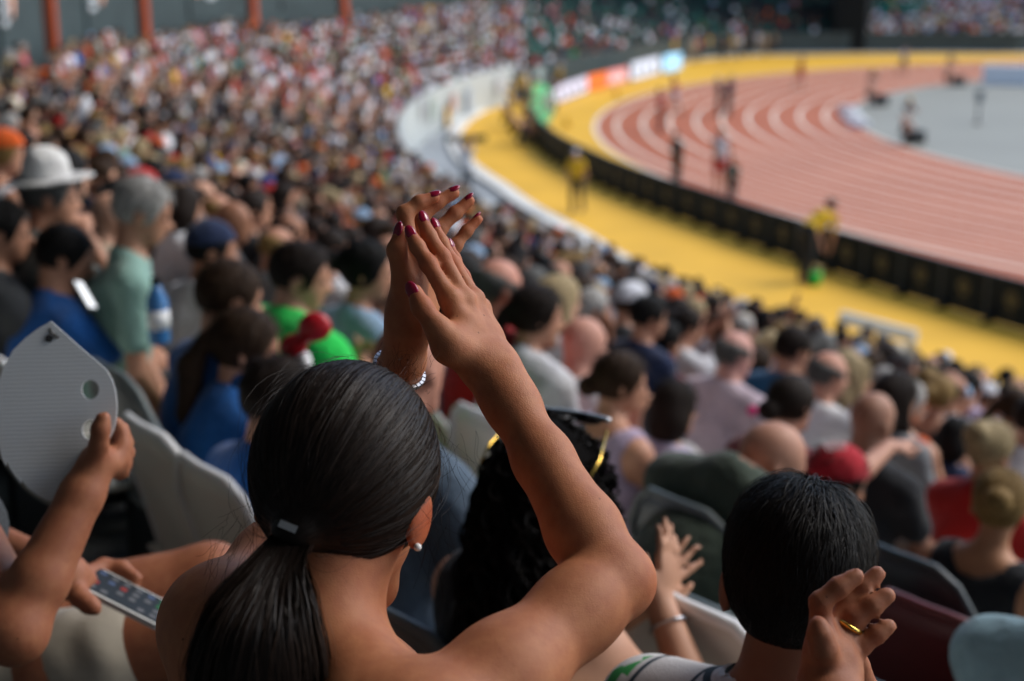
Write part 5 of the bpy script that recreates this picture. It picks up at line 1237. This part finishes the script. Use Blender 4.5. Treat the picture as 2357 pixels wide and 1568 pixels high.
# far seats, joined
bk = np.array([(-.2, -.19, .44), (.2, -.19, .44), (.19, -.27, .84), (-.19, -.27, .84), (-.2, .2, .42), (.2, .2, .42), (-.2, -.21, .40), (.2, -.21, .40), (.19, -.29, .84), (-.19, -.29, .84)])
bf = np.array([(0, 1, 2, 3), (0, 4, 5, 1), (7, 6, 9, 8), (3, 2, 8, 9), (6, 7, 5, 4)])
GV, GF, GC = [], [], []; n_ = 0
for (dep, u, v, k, a, p) in seats_in_view:
    if dep <= 7.5 and k >= 1: continue
    if k < 1: continue
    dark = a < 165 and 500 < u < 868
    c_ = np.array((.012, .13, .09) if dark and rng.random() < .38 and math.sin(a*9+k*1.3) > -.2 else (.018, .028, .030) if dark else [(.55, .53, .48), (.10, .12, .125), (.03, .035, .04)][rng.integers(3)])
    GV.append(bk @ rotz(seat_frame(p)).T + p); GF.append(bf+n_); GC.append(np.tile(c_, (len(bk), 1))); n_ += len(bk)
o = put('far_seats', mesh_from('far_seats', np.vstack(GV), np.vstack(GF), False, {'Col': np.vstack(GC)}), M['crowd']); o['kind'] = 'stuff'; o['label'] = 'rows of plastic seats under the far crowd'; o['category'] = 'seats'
print('seats', ns, time.time()-T0)

# ------------------------------------------------------------------ people and things on the track
ST = {}
for kx, kw in {'stand': dict(legs='stand', arms=('down', 'down')), 'walk': dict(legs='walk', arms=('down', 'down')), 'athlete': dict(legs='walk', arms=('down', 'fold'), sleeve='none', bottom='shorts'), 'crouch': dict(legs='crouch', lean=.35, arms=('clap', 'clap')), 'bend': dict(legs='stand', lean=1.1, arms=((-.1, .45, .5), (.1, .45, .5))), 'armsup': dict(legs='stand', arms=('up', 'up')), 'woman': dict(legs='stand', arms=('down', 'fold'), female=True, hair='ponytail')}.items():
    k2 = dict(vox=.022, fingers=False, hair='short'); k2.update(kw); out, J = person_geo(**k2); ST[kx] = ({k: mesh_from(k, *g_) for k, g_ in out.items()}, J)
def field(x, y, kind, label, shirt, bottom='black', hairc='dark brown', turn=0, cap=None, skin=0, group='people on the track', hgt=1.0, z=0.0):
    p = ground_pt(x/2.302, y/2.302, z); meshes, J = ST[kind]; hgt *= 1.13
    e = make_person(meshes, J, (p[0], p[1], z), math.radians(turn), label, SKINS[skin], CL[shirt], HAIRC[hairc], CL[bottom], group, eyes=False); e.scale = (hgt,)*3
    if cap: o = put('cap', CAPME[0], M['cloth'], e, CL[cap]); o.location = J['head']; o.rotation_euler = Matrix(J['R'].tolist()).to_euler()
    return e, p
field(1327, 490, 'walk', 'official in a yellow shirt and white cap walking on the yellow apron', 'yellow', 'black', cap='white', turn=160)
_, p_ = field(1852, 652, 'bend', 'official in a yellow shirt bending beside the black boards', 'yellow', 'black', turn=-60, hgt=1.22)
bq = ground_pt(1877/2.302, 657/2.302); bk_ = empty('bucket', bq, 0, 'bright green bucket at the feet of the bending official', 'bucket'); MB().tube([(0, 0, 0), (0, 0, .30)], [.11, .14], 16).build('pail', plain('green_plastic', (.01, .5, .05), .4), bk_, True); MB().tube([(.14*math.cos(t), .0, .30+.14*math.sin(t)) for t in np.linspace(0, math.pi, 14)], .006, 6).build('handle', M['metal'], bk_, True)
field(1655, 452, 'athlete', 'athlete in a white vest and red shorts standing on the lanes', 'white', 'red', hairc='brown', turn=170, hgt=1.16)
field(1558, 436, 'stand', 'official in dark clothes standing behind the boards', 'dark grey', 'black', turn=120)
field(1684, 478, 'stand', 'official in a dark green jacket seen just over the boards', 'dark green', 'black', turn=20, hgt=.8)
field(1521, 303, 'stand', 'athlete in a red jacket and maroon trousers at the lane edge', 'red', 'maroon', turn=100)
field(1553, 262, 'athlete', 'athlete in a red vest walking along the outer lanes', 'red', 'white', turn=80, skin=4)
field(1654, 268, 'stand', 'official in a black jacket and white cap, one of a pair', 'black', 'black', cap='white', turn=60)
field(1676, 266, 'stand', 'official in a navy jacket carrying a pale bag, one of a pair', 'navy', 'dark grey', cap='grey', turn=-60)
field(1840, 205, 'athlete', 'runner in a red kit on the far lanes', 'red', 'red', turn=-80)
field(2078, 172, 'athlete', 'runner in a pale vest on the far lanes', 'white', 'dark green', turn=-80, skin=4)
for (x, y, lab) in ((1998, 242, 'by the curve of the infield'), (2078, 330, 'beside the white kerb blocks'), (2178, 196, 'near the white box')):
    field(x, y, 'crouch', 'camera operator in a yellow cap crouching ' + lab, 'black', 'black', cap='yellow', turn=-150, group='camera operators on the infield')
    q = ground_pt((x+28)/2.302, (y+2)/2.302); cs = empty('camera_case', q, .4, 'black camera case beside the crouching operator ' + lab, 'case', 'camera cases'); MB().box((0, 0, .28), (.7, .45, .5)).build('box', M['black'], cs); MB().box((0, 0, .545), (.72, .47, .03)).build('lid', M['plastic_dark'], cs); MB().tube([(-.12, 0, .56), (-.12, 0, .61), (.12, 0, .61), (.12, 0, .56)], .012, 6).build('handle', M['plastic_grey'], cs, True)
q = ground_pt(2250/2.302, 285/2.302); po_ = empty('track_device', q, 0, 'slim dark post-mounted device standing on the grey infield', 'device'); MB().tube([(0, 0, 0), (0, 0, 1.0)], .05, 8).build('post', M['plastic_dark'], po_, True); MB().box((0, 0, 1.25), (.3, .2, .5)).build('housing', M['plastic_grey'], po_); MB().tube([(0, 0, 0), (0, 0, .05)], .22, 12).build('base', M['black'], po_, True)
PHOT = [(1160, 300, 'crouch', 'yellow', None), (1182, 330, 'crouch', 'yellow', 'black'), (1205, 335, 'crouch', 'dark grey', None), (1172, 275, 'stand', 'yellow', None), (1212, 300, 'crouch', 'black', 'yellow'), (1228, 268, 'stand', 'yellow', 'black'), (1200, 250, 'stand', 'yellow', None), (1262, 262, 'crouch', 'grey', None), (1286, 228, 'stand', 'yellow', 'white')]
for i, (x, y, kd, c_, cp_) in enumerate(PHOT): field(x, y, kd, '%s photographer in %s bib%s by the end of the black boards' % ('crouching' if kd == 'crouch' else 'standing', c_, (' and %s cap' % cp_) if cp_ else ''), c_, 'black', turn=rng.uniform(-120, -40), cap=cp_, group='photographers by the boards', skin=int(rng.integers(5)))
for i in range(16):
    x = 1480 + i*22 + rng.uniform(-8, 8); y = 148 - i*1.4 + rng.uniform(-5, 4); c_ = ['beige', 'white', 'yellow', 'dark grey', 'cream', 'yellow', 'red', 'black'][int(rng.integers(8))]
    field(x, y, 'stand', 'staff member in %s standing along the far edge of the apron' % c_, c_, ['beige', 'black', 'dark grey'][int(rng.integers(3))], turn=rng.uniform(90, 270), group='staff along the far apron', skin=int(rng.integers(5)))
# man with raised scarf below the wall
e, p_ = field(1075, 470, 'armsup', 'man in a white shirt holding a dark green scarf overhead in the moat', 'white', 'grey', turn=150, hgt=1.05)
sc0 = empty('scarf', (p_[0], p_[1], 2.0), 0, 'dark green scarf stretched between two raised hands', 'scarf'); MB().add([(x_, .03*math.sin(i*1.3), z_ + .06*abs(x_)) for i, x_ in enumerate(np.linspace(-.62, .62, 11)) for z_ in (-.10, .10)] + [(x_, .03*math.sin(i*1.3)+.02, z_ + .06*abs(x_)) for i, x_ in enumerate(np.linspace(-.62, .62, 11)) for z_ in (-.10, .10)], [f for i in range(10) for f in ((2*i, 2*i+2, 2*i+3, 2*i+1), (22+2*i, 22+2*i+1, 22+2*i+3, 22+2*i+2), (2*i, 22+2*i, 22+2*i+2, 2*i+2), (2*i+1, 2*i+3, 22+2*i+3, 22+2*i+1))]).build('cloth', M['cloth'], sc0, True, (.02, .05, .035))
# green round sign at the end of the boards
q = ground_pt(1243/2.302, 292/2.302); gs = empty('round_sign', q, -.6, 'big green and white oval sign standing at the end of the boards', 'sign'); MB().ball((0, 0, 1.0), (.75, .09, .95), 24, 14).build('disc', GL['green'], gs, True); MB().ball((.45, -.07, 1.1), (.25, .06, .5), 16, 10).build('print', M['white'], gs, True); MB().box((0, 0, .06), (.9, .5, .1)).build('base', M['plastic_dark'], gs)
# white barrier on the apron
b0, b1 = ground_pt(1932/2.302, 800/2.302), ground_pt(2104/2.302, 850/2.302); bx = empty('barrier', (b0+b1)/2, math.atan2(b1[1]-b0[1], b1[0]-b0[0]), 'long white barrier beam standing on the yellow apron', 'barrier'); L_ = np.linalg.norm(b1-b0)
MB().box((0, 0, .62), (L_, .10, .22)).build('beam', M['kerb'], bx)
for x_ in (-L_/2+.1, L_/2-.1): MB().box((x_, 0, .26), (.06, .08, .52)).build('post', M['kerb'], bx); MB().box((x_, 0, .03), (.08, .6, .06)).build('foot', M['metal'], bx)
b0, b1 = ground_pt(2262/2.302, 193/2.302), ground_pt(2480/2.302, 200/2.302); bx = empty('water_jump_wall', (b0+b1)/2, math.atan2(b1[1]-b0[1], b1[0]-b0[0]), 'long low white box wall on the infield edge', 'barrier'); L_ = np.linalg.norm(b1-b0)
MB().box((0, 0, .55), (L_, .8, 1.1)).build('box', M['white'], bx); MB().box((0, 0, 1.13), (L_+.1, .9, .06)).build('top', M['white'], bx)
for i, (x, y) in enumerate(((1951, 258), (1957, 272), (1966, 283), (1978, 294))):
    q = ground_pt(x/2.302, y/2.302); kbk = empty('kerb_block', q, .5+.3*i, 'white raised kerb block on the inner edge of the bend', 'kerb block', 'kerb blocks of the bend'); MB().box((0, 0, .16), (.5, .9, .28)).build('block', M['white'], kbk); MB().box((0, 0, .02), (.6, 1.0, .04)).build('foot', M['metal'], kbk)
for (x, y, lab) in ((1305, 292, 'near the boards'), (1420, 224, 'beside the outer lane')):
    q = ground_pt(x/2.302, y/2.302); cn = empty('marker_cone', q, 0, 'small yellow marker cone ' + lab, 'cone', 'marker cones'); MB().tube([(0, 0, .03), (0, 0, .5)], [.2, .03], 14).build('cone', M['yellow'], cn, True); MB().box((0, 0, .02), (.46, .46, .04)).build('base', M['yellow'], cn)
# flags and signs hung on the front wall
def on_wall(u, v, R=66.0):
    d = ray(u, v); ts = np.arange(5, 140, .02); rr = np.hypot(d[0]*ts-SC[0], d[1]*ts-SC[1]); i = np.argmax(rr < R-.01)
    j = i + np.argmax(rr[i:] > R); return d*ts[j] + np.array([0, 0, CAMZ]), rad_deg(d*ts[j])[1]
for (x, y, w_, h_, c_, lab) in ((975, 222, .8, .9, 'white', 'white flag with faint stripes'), (993, 226, .7, .9, 'green', 'pale green striped flag'), (1042, 215, .8, .8, 'orange', 'orange and white flag'), (1078, 205, .9, 1.1, 'light blue', 'pale blue cloth'), (1150, 178, .9, .8, 'white', 'white banner'), (1205, 165, 1.1, .8, 'cream', 'cream banner'), (1240, 152, 1.0, .8, 'mint', 'pale green banner')):
    p, a = on_wall(x/2.302, y/2.302); B = basis_in(a); f_ = empty('hung_flag', p, 0, lab + ' hung over the front wall of the stand', 'flag', 'flags on the front wall')
    V = [B @ np.array([(i/6-.5)*w_, .06 + .02*math.sin(i*2.1) + t_, -h_*j]) for t_ in (0, .012) for j in (0, 1) for i in range(7)]
    MB().add(V, [(i, i+1, 7+i+1, 7+i) for i in range(6)] + [(14+i, 21+i, 21+i+1, 14+i+1) for i in range(6)]).build('cloth', M['cloth'], f_, True, [.5*x_+.25 for x_ in CL[c_]]); MB().tube([B @ np.array([-w_/2, .065, .0]), B @ np.array([w_/2, .065, 0])], .015, 6).build('rod', M['metal'], f_)
p, a = on_wall(1028/2.302, 268/2.302); B = basis_in(a); sg = empty('oval_sign', p, 0, 'yellow oval sign with dark edge on the pale front wall', 'sign'); MB().ball(B @ np.array([0, .04, 0]), (.45, .03, .62), 20, 12, B).build('plate', M['board'], sg, True); MB().ball(B @ np.array([0, .06, 0]), (.36, .03, .52), 20, 12, B).build('face', M['yellow'], sg, True)
# far stand: banners, covered blocks, dark entrance
def far_sheet(x0, x1, y0, y1, key, name, label, color=None, R=70.5):
    c = ground_pt((x0+x1)/4.604, y1/2.302, 2.4); u0 = (x0+x1)/4.604
    d = ray(u0, y1/2.302); ts = np.arange(60, 150, .05); pts = d[None]*ts[:, None]; rr = np.hypot(pts[:, 0]-SC[0], pts[:, 1]-SC[1]); aa = np.degrees(np.arctan2(pts[:, 1]-SC[1], pts[:, 0]-SC[0])) % 360
    i = np.argmax(rr > R + np.array([grow(x_) for x_ in aa])); p = pts[i] + [0, 0, CAMZ]; dep = proj(p)[2]; w_ = (x1-x0)/2.302/FPX*dep; h_ = (y1-y0)/2.302/FPX*dep
    e = empty(name, p, 0, label, 'banner' if 'banner' in name else 'cover'); n_ = 9
    V = [((i_/(n_-1)-.5)*w_, -.3 + t_ + .15*math.sin(i_*1.9) + j*h_*.5, h_*j) for t_ in (0, .05) for j in (0, 1) for i_ in range(n_)]
    MB().add(V, [(i_, i_+1, n_+i_+1, n_+i_) for i_ in range(n_-1)] + [(2*n_+i_, 3*n_+i_, 3*n_+i_+1, 2*n_+i_+1) for i_ in range(n_-1)]).build('sheet', M['cloth'], e, True, color)
    MB().tube([V[0], V[n_-1]], .05, 6).build('hem', M['plastic_dark'], e); return e
far_sheet(1725, 1800, 38, 62, '', 'far_banner', 'bright orange banner on the far stand', (.62, .12, .02)); far_sheet(1800, 1905, 40, 56, '', 'far_banner', 'dull orange banner strip beside the bright one', (.30, .08, .03))
far_sheet(1815, 1905, 70, 100, '', 'seat_cover', 'teal cover over seats in the far stand', (.02, .16, .12)); far_sheet(1870, 1945, 95, 118, '', 'seat_cover', 'teal cover slanting down to the far apron', (.015, .17, .12)); far_sheet(2010, 2130, 5, 52, '', 'seat_cover', 'large dark green cover beside the far crowd', (.01, .12, .085)); far_sheet(1990, 2035, 25, 62, '', 'far_banner', 'sky blue banner beside the dark entrance', (.10, .28, .52)); far_sheet(2028, 2060, 55, 100, '', 'far_banner', 'orange banner at the edge of the far crowd', (.50, .14, .03))
p = ground_pt(1955/2.302, 122/2.302); dk = empty('entrance_tunnel', (p[0], p[1], 0), -.35, 'dark entrance tunnel between the far blocks of seats', 'tunnel')
MB().box((0, 2, 3.4), (2.6, 6, 6.8)).build('shaft', M['board'], dk); MB().box((0, -1.1, 7.0), (3.2, .5, .5)).build('lintel', M['dark_panel'], dk)  # solid black box, the shade inside the opening is put into its colour
print('done', time.time()-T0)
